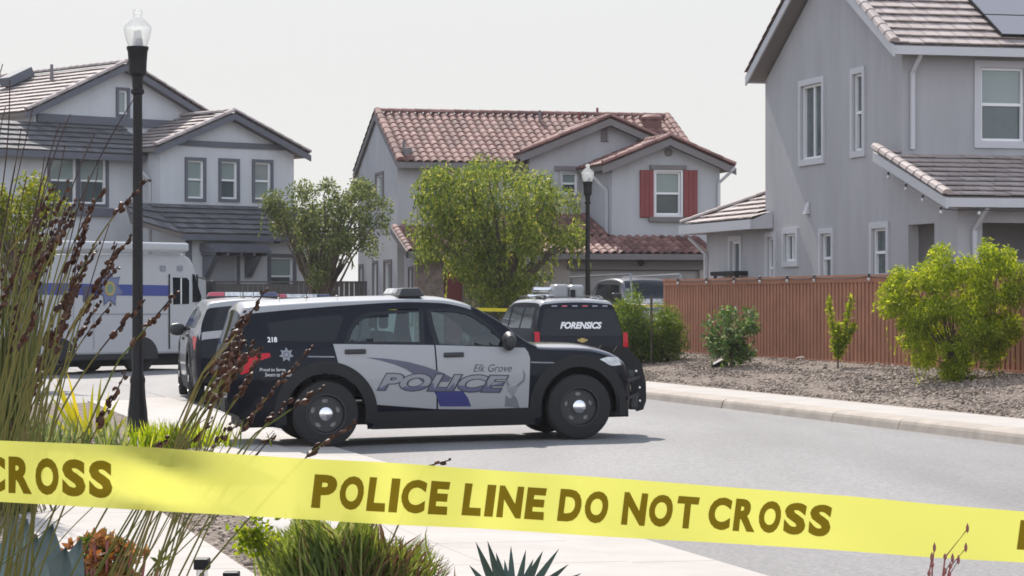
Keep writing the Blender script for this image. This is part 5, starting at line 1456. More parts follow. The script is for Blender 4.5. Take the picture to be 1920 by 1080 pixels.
ep = [mr_ @ Vector((-ov - .09, ry0 + (ry1 - ry0) * t, rz0 - .25 + (rz1 - rz0) * t)) for t in (.75, .5, .27, .03)] + [mr_ @ Vector((x, ry0 - .1, rz0 - .24)) for x in (.2, 1.4, 2.6, 3.8)]
festoon('string of small bulbs under the lean-to roof edge of the grey house', ep, .02)

# dark fence between the two houses
f2 = thing('wood_fence', 'dark brown board fence between the pale house and the red roofed house', 'fence', (-9.6, 84.0, .3), R(8))
mb = MB()
for k in range(34): mb.box(k * .16, k * .16 + .15, -.012, .012, 0, 1.95 if k < 17 else 2.0)
mb.build('boards', M['fence_brown'], f2)
mb = MB(); mb.box(0, 5.45, -.05, .05, 1.99, 2.04); mb.build('top_rail', M['fence_brown'], f2)

# second barrier tape far behind the patrol car
M['tape_far'] = mat('tape_far', (0.62, 0.52, 0.02), 0.4)
tp = thing('barrier_tape', 'yellow barrier tape stretched across the street behind the black SUVs', 'barrier tape', (0, 0, 0))
def tapeline(px_): return 66.0 - 6 * max(0, (px_ - 1180) / 70)
mb = MB(); prev = None
xs_ = [640 + 620 * i / 40 for i in range(41)]
top = [pt(p, 577 - 6.5 * max(0, min(1, (p - 960) / 280)) + 1.2 * math.sin(p * .021), 67.0) for p in xs_]
for i in range(40):
    a, b = top[i], top[i + 1]; w_ = .085 if xs_[i] < 1100 else .05
    mb.add([a, b, b + Vector((0, .012, -w_)), a + Vector((0, .012, -w_))], [(0, 1, 2, 3)])
o = mb.build('barrier_ribbon', M['tape_far'], tp)
for i, nm in ((0, 1), (40, 1)):
    a = top[i]; MB().tube([(a.x, a.y + .05, 0), (a.x, a.y + .05, a.z + .1)], .03, 8).build('stake', M['black_metal'], tp)

# low grey box near the fence corner
bx = gp(1228, 640, .2)
b_ = thing('utility_box', 'pale grey utility box between the tall bushes and the fence corner', 'utility box', (3.05, 64.5, .2), PHI)
mb = MB(); mb.box(-.35, .35, -.3, .3, 0, 1.18); mb.build('cabinet', M['wall_pale'], b_, bevel=.02)
mb = MB(); mb.box(-.38, .38, -.33, .33, 1.183, 1.25); mb.build('lid', M['wall_light'], b_, bevel=.02)

# path lights in the near bed
def path_light(label, px_, py_, Y, h):
    c = pt(px_, py_, Y); g0 = .05
    r = thing('path_light', label, 'garden light', (c.x, c.y, g0), 0, 'garden path lights')
    H = c.z - g0
    MB().tube([(0, 0, 0), (0, 0, H - .05)], .009, 8).build('stake', M['black_metal'], r)
    s = h * .8
    MB().box(-.045 * s, .045 * s, -.04, .04, H - .035, H + .01).build('shade', M['black_metal'], r, bevel=.006)
    MB().box(-.03 * s, .03 * s, -.03, .03, H - .07, H - .037).build('lens', M['lamp_glass'], r)
path_light('small black path light standing alone right of the red tipped succulent', 379, 1051, 10.8, .85)
path_light('small black path light at the foot of the grassy clump', 434, 1076, 10.9, .9)
p = gp(1357, 703, .22)
lf = thing('landscape_light', 'low dark spotlight in the gravel beside the leafy shrub by the fence', 'garden light', (4.15, 53.2, bed_z(3.4)), R(20))
MB().hexa([(-.16, -.1, 0), (.14, -.1, 0), (.14, .1, 0), (-.16, .1, 0)], [(-.16, -.1, .05), (.14, -.1, .20), (.14, .1, .20), (-.16, .1, .05)]).build('housing', M['black_metal'], lf, bevel=.02)
MB().hexa([(-.17, -.09, .055), (.15, -.09, .206), (.15, .09, .206), (-.17, .09, .055)], [(-.17, -.09, .07), (.15, -.09, .22), (.15, .09, .22), (-.17, .09, .07)]).build('lens', M['trim_taupe'], lf)

# things peeping over the fence
q = pt(1391, 512, 63.5)
pb = thing('patio_table', 'dark patio table top just showing above the red fence, left end', 'table', (q.x, q.y, .5), PHI + R(90))
mb = MB(); mb.box(-.9, .9, -.5, .5, q.z - .56, q.z - .46); mb.build('tabletop', M['cladding'], pb, bevel=.02)
for a in (-.8, .8):
    for b in (-.4, .4): MB().box(a - .03, a + .03, b - .03, b + .03, 0, q.z - .563).build('leg', M['cladding'], pb)
# ------------------------------------------------------------------ plants
M['leaf_weep'] = leaf_mat('leaf_weeping', (0.045, 0.08, 0.018), (0.19, 0.235, 0.045), .56, (0.38, 0.36, 0.09))
M['leaf_tree'] = leaf_mat('leaf_dull', (0.05, 0.075, 0.028), (0.15, 0.18, 0.06), .5, (0.30, 0.30, 0.13))
M['leaf_bright'] = leaf_mat('leaf_bright', (0.085, 0.145, 0.012), (0.29, 0.34, 0.04), .62, (0.46, 0.47, 0.09))
M['leaf_bush'] = leaf_mat('leaf_bush', (0.035, 0.075, 0.012), (0.12, 0.175, 0.025), .45, (0.25, 0.27, 0.05))
M['leaf_shrub'] = leaf_mat('leaf_shrub', (0.035, 0.08, 0.016), (0.11, 0.18, 0.04), .42, (0.34, 0.38, 0.20), gloss=.6)
M['leaf_yellow'] = leaf_mat('leaf_yellow', (0.07, 0.10, 0.01), (0.20, 0.22, 0.03), .5, (0.36, 0.32, 0.06))
M['blade'] = leaf_mat('blade_green', (0.05, 0.08, 0.016), (0.16, 0.20, 0.04), .5, (0.3, 0.3, 0.12))
M['blade_red'] = leaf_mat('blade_bronze', (0.07, 0.04, 0.02), (0.16, 0.10, 0.05), .35)
M['strap'] = leaf_mat('strap_leaf', (0.12, 0.14, 0.012), (0.34, 0.32, 0.03), .5, (0.42, 0.36, 0.05))
M['reed'] = leaf_mat('reed_stem', (0.055, 0.075, 0.02), (0.21, 0.22, 0.06), .35, (0.30, 0.20, 0.08))
M['reed_tip'] = leaf_mat('reed_tip', (0.025, 0.012, 0.011), (0.07, 0.035, 0.025), .05)
M['seed'] = leaf_mat('seed_head', (0.030, 0.013, 0.009), (0.105, 0.045, 0.026), .15, (0.16, 0.085, 0.05))
M['agave_blue'] = mat('agave_blue', (0.15, 0.195, 0.19), 0.55, var=.18, vscale=5)
M['agave_dark'] = mat('agave_dark', (0.035, 0.065, 0.05), 0.5, var=.25, vscale=6)
M['succ_red'] = leaf_mat('succulent_red', (0.17, 0.085, 0.022), (0.34, 0.15, 0.06), .35, (0.40, 0.27, 0.10))
M['succ_green'] = leaf_mat('succulent_green', (0.05, 0.08, 0.015), (0.12, 0.15, 0.03), .3)
M['stem_red'] = mat('stem_red', (0.26, 0.09, 0.08), .7)

def leaf(mb, p, d, nrm, L, W, m=0):
    """one folded leaf: four corners, tip drawn out"""
    s = d.cross(nrm)
    if s.length < 1e-4: s = Vector((1, 0, 0))
    s.normalize()
    mb.add([p, p + d * (L * .42) + s * (W * .5), p + d * L, p + d * (L * .42) - s * (W * .5)], [(0, 1, 2, 3)], m)

def rdir(rg):
    while True:
        v = Vector((rg.uniform(-1, 1), rg.uniform(-1, 1), rg.uniform(-1, 1)))
        if .05 < v.length < 1: return v.normalized()

def foliage(mb, rg, clumps, n, L, W, droop=.3, shell=.55):
    """n leaves spread over ellipsoid clumps (centre, radii)"""
    tot = sum(c[1].x * c[1].z for c in clumps)
    for c, r in clumps:
        k = int(n * r.x * r.z / tot)
        for _ in range(k):
            u = rdir(rg) * (shell + (1 - shell) * rg.random()) if rg.random() < .75 else rdir(rg) * rg.random() ** .5
            p = c + Vector((u.x * r.x, u.y * r.y, u.z * r.z))
            d = (rdir(rg) + Vector((0, 0, -droop * 2)) + u * .5).normalized()
            leaf(mb, p, d, rdir(rg), L * rg.uniform(.7, 1.25), W * rg.uniform(.7, 1.2))

def limb(mb, rg, a, b, r0, r1, k=5, wob=.08):
    pts = []; L = (b - a).length
    for i in range(k + 1):
        t = i / k; q = a.lerp(b, t)
        if 0 < i < k: q = q + rdir(rg) * L * wob * .6
        q.z += L * .06 * math.sin(math.pi * t)
        pts.append(q)
    mb.tube(pts, [r0 + (r1 - r0) * i / k for i in range(k + 1)], 7)

def tree(name, label, cat, base, outline, Y, depth, nclump, nleaf, L, W, droop, leafm, barkm, trunk_r, fork, seed, rad=(.3, .55), streamers=0, group=None, stretch=1.0):
    """outline: crown silhouette as photo pixels at distance Y; clumps fill it in depth"""
    rg = random.Random(seed)
    r = thing(name, label, cat, base, 0, group)
    B = Vector(base)
    poly = [((q := pt(a, b, Y)).x - B.x, q.z - B.z) for a, b in outline]
    xs = [p[0] for p in poly]; zs = [p[1] for p in poly]
    cx, cz = sum(xs) / len(xs), sum(zs) / len(zs); wmax = (max(xs) - min(xs)) / 2
    clumps = []; tries = 0
    while len(clumps) < nclump and tries < 20000:
        tries += 1
        x, z = rg.uniform(min(xs), max(xs)), rg.uniform(min(zs), max(zs))
        if not inside(x, z, poly): continue
        rr = rg.uniform(*rad)
        # pull the clump inside the outline
        x2, z2 = x + (cx - x) * min(.25, rr * .28 / max(.3, wmax)), z + (cz - z) * min(.25, rr * .28 / max(.3, wmax))
        dm = depth * math.sqrt(max(.08, 1 - ((x2 - cx) / wmax) ** 2))
        y = rg.uniform(-1, 1) * dm
        clumps.append((Vector((x2, y, z2)), Vector((rr, rr, rr * rg.uniform(.75, 1.1) * stretch))))
    tb = MB(); fk = Vector((rg.uniform(-.05, .05), 0, fork))
    limb(tb, rg, Vector((0, 0, -.05)), fk, trunk_r, trunk_r * .75, 4, .05)
    for c, rr in clumps[:: max(1, len(clumps) // 34)]:
        mid = fk.lerp(c, .5) + Vector((0, 0, (c.z - fk.z) * .12))
        limb(tb, rg, fk, mid, trunk_r * .5, trunk_r * .28, 3, .06); limb(tb, rg, mid, c, trunk_r * .28, trunk_r * .1, 3, .08)
    tb.build('trunk', barkm, r)
    cb = MB(); foliage(cb, rg, clumps, nleaf, L, W, droop)
    for _ in range(streamers):
        c, rr = clumps[rg.randrange(len(clumps))]
        u = rdir(rg); p = c + Vector((u.x * rr.x, u.y * rr.y, -abs(u.z) * rr.z * .5)); ln = rg.uniform(.3, .8); sway = Vector((rg.uniform(-.25, .25), rg.uniform(-.2, .2), 0))
        for k in range(int(ln / .045)):
            q = p + Vector((0, 0, -k * .045)) + sway * (k * .045)
            leaf(cb, q, (Vector((rg.uniform(-.6, .6), rg.uniform(-.6, .6), -1))).normalized(), rdir(rg), L * rg.uniform(.8, 1.2), W)
    cb.build('crown', leafm, r)
    return r

# weeping street tree
Yc = 72.0
b = pt(950, 600, Yc); b.z = .30
tree('weeping_tree', 'dense round weeping street tree before the red roofed house', 'tree', b,
     [(765, 432), (790, 400), (778, 340), (800, 305), (850, 318), (905, 300), (960, 312), (1005, 318), (1030, 345), (1062, 352), (1096, 385), (1066, 408), (1096, 436), (1085, 480), (1040, 476), (1012, 540), (960, 580), (905, 560), (870, 520), (820, 500), (775, 480)],
     Yc, 1.9, 230, 26000, .125, .044, .5, M['leaf_weep'], M['bark'], .14, 1.3, 21, (.18, .42), 420)
# loose vase shaped tree before the corner house
Yt = 76.0
b = pt(600, 600, Yt); b.z = .30
tree('vase_tree', 'loose vase shaped tree with bare lower stems before the pale house', 'tree', b,
     [(492, 385), (505, 345), (545, 330), (575, 345), (610, 338), (650, 350), (672, 338), (700, 350), (734, 372), (722, 412), (740, 440), (716, 455), (722, 480), (690, 492), (668, 470), (640, 470), (622, 510), (605, 540), (582, 530), (560, 490), (548, 440), (512, 430)],
     Yt, 1.2, 130, 11500, .125, .05, .1, M['leaf_tree'], M['bark'], .09, .9, 5, (.14, .34), 60)
# small tree behind the reeds
Yq = 52.0
b = pt(60, 640, Yq); b.z = .05
tree('young_tree', 'yellow green young tree standing behind the reeds before the white van', 'tree', b,
     [(-40, 420), (-20, 350), (40, 320), (90, 330), (132, 370), (130, 420), (105, 470), (60, 500), (10, 500), (-30, 470)],
     Yq, .9, 34, 6500, .10, .045, .2, M['leaf_yellow'], M['bark_light'], .06, 1.2, 9, (.22, .4), 30)
# large bright bush
Yb = 43.0
b = pt(1785, 738, Yb); b.z = bed_z(to_st(b.x, Yb)[0]) - .02
tree('bright_bush', 'big bright yellow green bush in the gravel before the red fence', 'bush', b,
     [(1655, 520), (1672, 492), (1730, 498), (1748, 462), (1776, 470), (1800, 492), (1828, 488), (1842, 440), (1868, 448), (1892, 480), (1905, 500), (1918, 540), (1915, 620), (1892, 660), (1858, 680), (1838, 715), (1808, 738), (1770, 730), (1755, 690), (1712, 676), (1688, 640), (1668, 600), (1655, 560)],
     Yb, .85, 170, 40000, .075, .022, .4, M['leaf_bright'], M['bark'], .035, .25, 31, (.10, .23), 120)
# leafy shrub
Ys = 52.6
b = pt(1372, 700, Ys); b.z = bed_z(to_st(b.x, Ys)[0]) - .02
tree('leafy_shrub', 'dark leafy shrub with paler tips before the left part of the red fence', 'shrub', b,
     [(1312, 628), (1330, 592), (1345, 600), (1356, 575), (1372, 578), (1374, 605), (1396, 598), (1408, 584), (1420, 592), (1412, 620), (1404, 650), (1415, 672), (1398, 668), (1390, 655), (1376, 690), (1366, 680), (1350, 660), (1325, 668), (1318, 648)],
     Ys, .5, 60, 2300, .10, .05, .2, M['leaf_shrub'], M['bark'], .03, .25, 41, (.08, .18), 10)
# bushes at the end of the bank
Yk = 57.5
for (label, px0, outl, n_, sd_) in (
    ('dense green bush behind the dark SUV, on its right', 1185, [(1152, 650), (1156, 590), (1168, 560), (1190, 550), (1208, 575), (1218, 620), (1222, 680), (1205, 690), (1165, 692)], 9000, 51),
    ('spreading green bush between the dark SUV and the red fence corner', 1240, [(1205, 640), (1212, 600), (1230, 582), (1250, 575), (1262, 590), (1274, 596), (1280, 640), (1282, 672), (1262, 682), (1222, 690), (1205, 690)], 8000, 52)):
    b = pt(px0, 690, Yk); b.z = bed_z(max(1.8, to_st(b.x, Yk)[0])) - .02
    tree('bank_bush', label, 'bush', b, outl, Yk, .6, 44, n_, .10, .022, -.15, M['leaf_bush'], M['bark'], .03, .2, sd_, (.16, .28), 0, 'bushes at the end of the gravel bank', 1.5)
MB_ = thing('support_stake', 'weathered wooden support stake standing in the bushes by the fence corner', 'stake', (2.98, 57.0, bed_z(2.6) - .02))
MB().tube([(0, 0, 0), (0, 0, 1.55)], .028, 8).build('stake_pole', M['bark'], MB_)
# upright sapling: two leafy shoots
Yj = 49.0
b = pt(1571, 708, Yj); b.z = bed_z(to_st(b.x, Yj)[0]) - .02
sp = thing('sapling', 'slim sapling with two bright upright shoots before the red fence', 'sapling', b)
rg = random.Random(61); tb = MB(); lb = MB(); B = Vector(b)
for tipx, tipy, bx_, by_ in ((1553, 562, 1565, 650), (1596, 560, 1580, 645), (1572, 610, 1571, 660), (1602, 610, 1582, 650)):
    f0 = pt(1571, 668, Yj) - B; a = pt(bx_, by_, Yj) - B; t = pt(tipx, tipy, Yj) - B
    tb.tube([f0, a, a.lerp(t, .5) + Vector((.02, 0, 0)), t], [.014, .011, .008, .004], 6)
    path = [f0.lerp(a, i / 10) for i in range(10)] + [a.lerp(t, i / 30) for i in range(31)]
    for p in path:
        for _ in range(9):
            d = (rdir(rg) * 1.0 + Vector((0, 0, .55))).normalized(); leaf(lb, p + rdir(rg) * .035, d, rdir(rg), rg.uniform(.07, .13), .03)
tb.tube([(0, 0, -.03), pt(1571, 668, Yj) - B], [.02, .014], 7)
tb.build('stem', M['bark'], sp); lb.build('leaves', M['leaf_bright'], sp)

# dry rocks in the bank
for k, (a, c, s, lab) in enumerate(((1510, 682, .16, 'pale flat rock lying at the foot of the red fence, left of the sapling'), (1566, 683, .12, 'small pale rock lying at the fence foot right behind the sapling'))):
    p = gp(a, c, .45); rg = random.Random(k)
    o = MB().add([Vector((v.x * s * 1.5, v.y * s, v.z * s * .5)) * rg.uniform(.85, 1.15) for v in iv], ifc).build('rock', M['stone_chip']); o.location = (p.x, p.y, bed_z(to_st(p.x, p.y)[0]) + .02); tag(o, lab, 'rock')

# ------------------------------------------------------------------ near plants
def blade(mb, base, tip, bend, w0, n=7, m=0, fold=None):
    """long tapering leaf from base to tip, bowed by `bend`, facing the light"""
    base, tip, bend = Vector(base), Vector(tip), Vector(bend)
    d = (tip - base).normalized(); s = d.cross(Vector((0, -1, 0)) if fold is None else Vector(fold)).normalized()
    vs = []
    for i in range(n + 1):
        t = i / n; p = base.lerp(tip, t) + bend * (4 * t * (1 - t)); wd = w0 * (1 - t ** 2.2) * (.75 + .5 * min(1, t * 3)) if i < n else 0.0005
        vs += [p - s * wd, p + Vector((0, w0 * .25, 0)), p + s * wd]
    fs = []
    for i in range(n):
        a = i * 3; fs += [(a, a + 1, a + 4, a + 3), (a + 1, a + 2, a + 5, a + 4)]
    mb.add(vs, fs, m, True)

# strap leaf clump beside the lamp
Yf = 31.6
fx = thing('strap_leaf_plant', 'yellow striped strap leaf plant at the foot of the near street lamp', 'plant', pt(165, 850, Yf))
fx.location.z = .02; B = Vector(fx.location); rg = random.Random(71); mb = MB()
for (tx, ty, bx_) in ((98, 715, 150), (102, 700, 152), (125, 695, 158), (90, 735, 146), (155, 742, 165), (175, 718, 172), (190, 705, 176), (205, 735, 185), (225, 745, 190), (130, 745, 160), (115, 755, 155), (170, 760, 170), (215, 770, 184), (240, 780, 200), (80, 770, 146), (145, 770, 168), (198, 780, 190)):
    t = pt(tx, ty, Yf + rg.uniform(-.25, .25)) - B; b0 = pt(bx_ + rg.uniform(-6, 6), 842, Yf + rg.uniform(-.1, .1)) - B; b0.z = 0
    blade(mb, b0, t, (rg.uniform(-.02, .02), 0, .03), .022)
mb.build('leaves', M['strap'], fx)
fx2 = thing('ground_cover', 'low green clumping plant between the street lamp foot and the patrol car', 'plant', pt(330, 850, 30.8)); fx2.location.z = .02
B = Vector(fx2.location); mb = MB()
for _ in range(420):
    x = rg.gauss(0, .30); b0 = Vector((x, rg.gauss(0, .2), 0)); blade(mb, b0, b0 + Vector((rg.uniform(-.12, .12), rg.uniform(-.1, .1), rg.uniform(.1, .34))), (0, 0, .01), .008, 3)
mb.build('leaves', M['leaf_bright'], fx2)
fx3 = thing('ground_cover', 'grey green tuft at the left of the strap leaf plant, among reeds', 'plant', pt(60, 850, 30.0)); fx3.location.z = .02
mb = MB()
for _ in range(300):
    b0 = Vector((rg.gauss(.1, .4), rg.gauss(0, .2), 0)); blade(mb, b0, b0 + Vector((rg.uniform(-.15, .15), rg.uniform(-.1, .1), rg.uniform(.12, .45))), (0, 0, .01), .01, 3)
mb.build('leaves', M['leaf_tree'], fx3)

# grassy clump at the bottom, with bronze tips on its right
Yg = 13.6
gr = thing('grass_clump', 'bushy green and bronze grass clump below the tape, left of centre', 'grass clump', pt(650, 1080, Yg)); gr.location.z = .02
B = Vector(gr.location); rg = random.Random(81); mg, mr2 = MB(), MB()
env = interp([(440, 1010), (475, 985), (560, 972), (640, 968), (720, 985), (780, 1015), (850, 1045), (890, 1075)])
for _ in range(2300):
    px_ = rg.triangular(448, 885, 620); yt = env(px_) + rg.expovariate(1 / 34.0) + 16 * math.sin(px_ * .053) + 10 * math.sin(px_ * .131 + 1) - (rg.uniform(0, 26) if rg.random() < .06 else 0)
    if yt > 1100: continue
    dy = rg.uniform(-.35, .35)
    t = pt(px_, yt, Yg + dy) - B
    b0 = Vector((t.x * .55 + rg.gauss(0, .08), dy * .7 + rg.gauss(0, .06), max(0, t.z - rg.uniform(.18, .42))))
    blade(mr2 if (px_ > 700 and rg.random() < .4) or rg.random() < .07 else mg, b0, t, (rg.uniform(-.03, .03), 0, .02), rg.uniform(.0035, .0065), 4)
mg.build('leaves', M['blade'], gr); mr2.build('bronze_leaves', M['blade_red'], gr)
mb = MB()
for _ in range(260):
    q = pt(rg.gauss(478, 18), rg.gauss(1012, 18), Yg - .2) - B; leaf(mb, q, (rdir(rg) + Vector((0, 0, .4))).normalized(), rdir(rg), .05, .022)
mb.build('side_shoots', M['leaf_bright'], gr)

# dark agave
Ya = 13.0
ag = thing('agave', 'dark green spiky agave at the bottom edge, right of the grass clump', 'agave', pt(968, 1130, Ya)); ag.location.z = .02
B = Vector(ag.location); mb = MB()
for (tx, ty, bx_, w_) in ((892, 1016, 935, 0.0187), (914, 1014, 945, 0.0187), (958, 1024, 960, 0.0158), (986, 1031, 968, 0.0158), (1018, 1033, 975, 0.0187), (1048, 1029, 985, 0.0173), (1066, 1058, 990, 0.0173), (930, 1036, 952, 0.0173), (946, 1050, 955, 0.0158), (1000, 1048, 972, 0.0158), (880, 1060, 930, 0.0173), (1090, 1075, 1000, 0.0173)):
    t = pt(tx, ty, Ya + random.uniform(-.15, .15)) - B; b0 = pt(bx_, 1120, Ya) - B
    blade(mb, b0, t, (0, 0, .0), w_, 6)
    blade(mb, (b0.x, b0.y, 0), b0, (0, 0, 0), w_ * 1.2, 2)
mb.build('leaves', M['agave_dark'], ag)

# big blue agave at the left edge
Yl = 8.0
bl = thing('agave', 'large blue grey broad leaved agave in the bottom left corner', 'agave', pt(20, 1240, Yl)); bl.location.z = .08
B = Vector(bl.location)
def broad(mb, base, tip, w, lean):
    base, tip = Vector(base), Vector(tip); d = (tip - base); L = d.length; d.normalize(); s = d.cross(Vector((0, -1, 0))).normalized(); n = 9; vs = []
    for i in range(n + 1):
        t = i / n; wd = w * (.55 + .9 * t if t < .5 else 1.0 - ((t - .5) / .5) ** 1.8 * .97) if i < n else .003
        p = base.lerp(tip, t) + Vector((0, lean * t * t, 0))
        vs += [p - s * wd, p - s * wd * .5 + Vector((0, w * .22, 0)), p + Vector((0, w * .32, 0)), p + s * wd * .5 + Vector((0, w * .22, 0)), p + s * wd]
    fs = [(i * 5 + k, i * 5 + k + 1, (i + 1) * 5 + k + 1, (i + 1) * 5 + k) for i in range(n) for k in range(4)]
    mb.add(vs, fs, 0, True)
for (tx, ty, bx_, w_, dy) in ((44, 976, 15, .075, 0.1), (92, 986, 45, .085, -.1), (146, 1014, 80, .06, 0.0), (22, 972, -5, .06, .15), (-22, 985, -25, .07, -.05), (62, 1006, 30, .08, -.2), (118, 1030, 70, .07, -.15)):
    mb = MB(); broad(mb, pt(bx_, 1260, Yl + dy * .3) - B, pt(tx, ty, Yl + dy) - B, w_, .05); mb.build('leaf', M['agave_blue'], bl)
mb = MB(); mb.lathe([(0, 0), (.22, 0), (.26, .25), (.18, .5), (0, .62)], 12); mb.build('heart', M['agave_blue'], bl)

# red tipped succulent
Yr = 9.8
su = thing('succulent', 'rounded succulent with red orange tips at the bottom left, beside the blue agave', 'succulent', pt(190, 1120, Yr)); su.location.z = .08
B = Vector(su.location); rg = random.Random(91); mr3, mg3, ms = MB(), MB(), MB()
for _ in range(130):
    a = rg.gauss(190, 42); bb = rg.uniform(1000, 1090) + abs(a - 190) * .45
    c = pt(a, bb, Yr + rg.uniform(-.15, .15)) - B
    ms.tube([(c.x * .3, c.y * .3, 0), (c.x * .7, c.y * .7, c.z * .5), c], .006, 5)
    red = rg.random() < .62
    for _ in range(12):
        leaf(mr3 if red else mg3, c + rdir(rg) * .008, (rdir(rg) + Vector((0, 0, .3))).normalized(), rdir(rg), rg.uniform(.03, .05), .02)
mr3.build('red_leaves', M['succ_red'], su); mg3.build('green_leaves', M['succ_green'], su); ms.build('stems', M['stem_red'], su)

# thin red flower stalks at the lower right
Yw = 3.0
fl = thing('flower_stalk', 'thin dry red flower stalks rising before the tape at the lower right', 'plant', pt(1760, 1400, Yw)); fl.location.z = .1
B = Vector(fl.location); mb, ms = MB(), MB()
for (tx, ty, mx_, my_) in ((1814, 992, 1772, 1045), (1752, 1028, 1748, 1060), (1811, 1028, 1782, 1062), (1786, 1048, 1772, 1072), (1797, 1051, 1780, 1078), (1747, 1046, 1742, 1076)):
    t = pt(tx, ty, Yw) - B; c = pt(mx_, my_, Yw) - B; e = pt(1752 + (tx - 1780) * .2, 1150, Yw) - B
    mb.tube([(0, 0, 0), e, c, t], [.0016, .0014, .001, .0006], 6)
    ms.lathe([(0, -.005), (.0016, -.002), (.0019, .002), (.0009, .005), (0, .007)], 8, t)
    ms.lathe([(0, -.004), (.002, -.001), (.002, .002), (0, .005)], 8, c)
mb.build('stalks', M['stem_red'], fl); ms.build('buds', M['stem_red'], fl)

# ------------------------------------------------------------------ reeds
YR = 4.2
rd = thing('reed_clump', 'tall arching cape reeds with brown seed heads filling the left edge', 'reeds', (-.86, YR, .08))
B = Vector(rd.location); rg = random.Random(101)
def bez(a, b, c, d, t):
    s = 1 - t; return a * s ** 3 + b * 3 * s * s * t + c * 3 * s * t * t + d * t ** 3
def blob(mb, p, s, d):
    rot = d.to_track_quat('Z', 'Y').to_matrix(); j = rg.uniform(0, 6.28); rz_ = Matrix.Rotation(j, 3, 'Z')
    mb.add([p + rot @ (rz_ @ Vector((v.x * s * .6 * rg.uniform(.7, 1.25), v.y * s * .6 * rg.uniform(.7, 1.25), v.z * s * rg.uniform(.8, 1.25)))) for v in iv], ifc, 2)
REEDM = [M['reed'], M['reed_tip'], M['seed']]
count = 0; rest = MB()
def reed(tip, mid, Y=None, r=.0022, heads=0.0, dens=1.0, size=1.0, tipdark=.3, base=None, root=None, mb=None, y0=None):
    """stem from the clump to a tip pixel through a pixel near the frame edge; heads = share of its length bearing seed"""
    global count
    y0 = YR if y0 is None else y0; root = root or rd; O = Vector(root.location)
    Y = y0 + rg.uniform(-.35, .35) if Y is None else Y
    T = pt(tip[0], tip[1], Y) - O; Mi = pt(mid[0], mid[1], Y) - O
    b0 = Vector((rg.gauss(0, .06), rg.gauss(0, .06), 0)) if base is None else Vector(base)
    d = (T - Mi); c2 = Mi - d * .25
    if base is None: b0.x += max(-.75, min(.45, Mi.x - d.x / max(.05, d.z) * Mi.z * .42))
    c1 = b0 + Vector(((c2.x - b0.x) * .3, (c2.y - b0.y) * .2, c2.z * .5))
    n = 12
    low = [bez(b0, c1, c2, Mi, i / n) for i in range(n + 1)]
    sag = Vector((-d.z, 0, d.x)) * rg.uniform(-.03, .05)
    up = [Mi.lerp(T, i / 10) + sag * (4 * (i / 10) * (1 - i / 10)) for i in range(1, 11)]
    pts = low + up; m_ = len(pts)
    k = int(m_ - 10 * tipdark * 2)
    rad = [r * .85 * (1 - .5 * i / m_) for i in range(m_)]
    own = mb is None
    if own: mb = MB() if count < 100 else rest
    mb.tube(pts[:k + 1], rad[:k + 1], 5, 0, cap=False); mb.tube(pts[k:], rad[k:], 5, 1)
    if heads > 0:
        L = d.length * heads; nn = max(3, int(L / .0088 * dens)); dn = d.normalized()
        for i in range(nn):
            t = 1 - heads * (i + rg.uniform(-.3, .3)) / nn
            p = Mi.lerp(T, min(1, max(0, t))) + sag * (4 * t * (1 - t)) + rdir(rg) * .0042
            blob(mb, p, rg.uniform(.0042, .0078) * size * (.6 + .6 * (1 - t) / max(heads, .01)), (dn + rdir(rg) * .45).normalized())
    if own:
        if count < 100: mb.build('stem', REEDM, root)
        count += 1
# seed bearing stems that stand out
for tip, mid, hd in (((280, 336), (172, 468), .55), ((270, 566), (120, 760), .35), ((332, 546), (225, 672), .8), ((497, 545), (380, 700), .55), ((588, 650), (430, 842), .85), ((612, 722), (480, 812), .45), ((668, 792), (560, 872), .9), ((846, 862), (798, 876), .9), ((398, 788), (300, 890), .55), ((236, 698), (165, 835), .8), ((205, 575), (120, 700), .45), ((480, 640), (400, 760), .6), ((462, 588), (385, 690), .5), ((545, 748), (470, 830), .6), ((318, 820), (230, 905), .3), ((222, 500), (110, 660), .6), ((182, 470), (80, 640), .7), ((160, 610), (60, 760), .4), ((135, 560), (30, 740), .5), ((248, 440), (130, 620), .5), ((196, 352), (110, 520), .45), ((130, 395), (60, 560), .55), ((440, 700), (330, 850), .45)):
    reed(tip, mid, heads=hd, dens=1.3, size=1.1, r=.0023)
# bare dark tips against the house and sky
for tip, mid in (((18, 150), (-8, 420)), ((62, 200), (10, 430)), ((84, 290), (30, 520)), ((112, 232), (55, 470)), ((132, 214), (60, 480)), ((256, 178), (130, 430)), ((122, 272), (70, 520)), ((166, 330), (110, 560)), ((10, 200), (-15, 450)), ((40, 240), (-5, 480)), ((28, 310), (-10, 520)), ((150, 372), (95, 600)), ((90, 345), (20, 560)), ((186, 300), (120, 560)), ((205, 420), (140, 640)), ((5, 120), (-30, 400)), ((50, 330), (0, 560)), ((178, 250), (95, 500))):
    reed(tip, mid, r=.0019, tipdark=.45)
# denser mass of heads left of the lamp and over the car's tail
for _ in range(24):
    a = rg.gauss(125, 52); bb = rg.gauss(470, 75)
    if a > 235: continue
    reed((a, bb), (a - rg.uniform(40, 95), bb + rg.uniform(120, 190)), heads=rg.uniform(.45, .8), dens=1.25, size=1.08)
for _ in range(14):
    a = rg.gauss(452, 34); bb = rg.gauss(655, 30)
    reed((a, bb), (a - rg.uniform(45, 85), bb + rg.uniform(55, 95)), heads=rg.uniform(.6, .95), dens=1.6, size=1.1, r=.002)
for _ in range(4):
    a = rg.gauss(440, 60); bb = rg.gauss(800, 40)
    reed((a, bb), (a - rg.uniform(60, 100), bb + rg.uniform(70, 110)), heads=rg.uniform(.3, .5), size=.9, r=.0018)
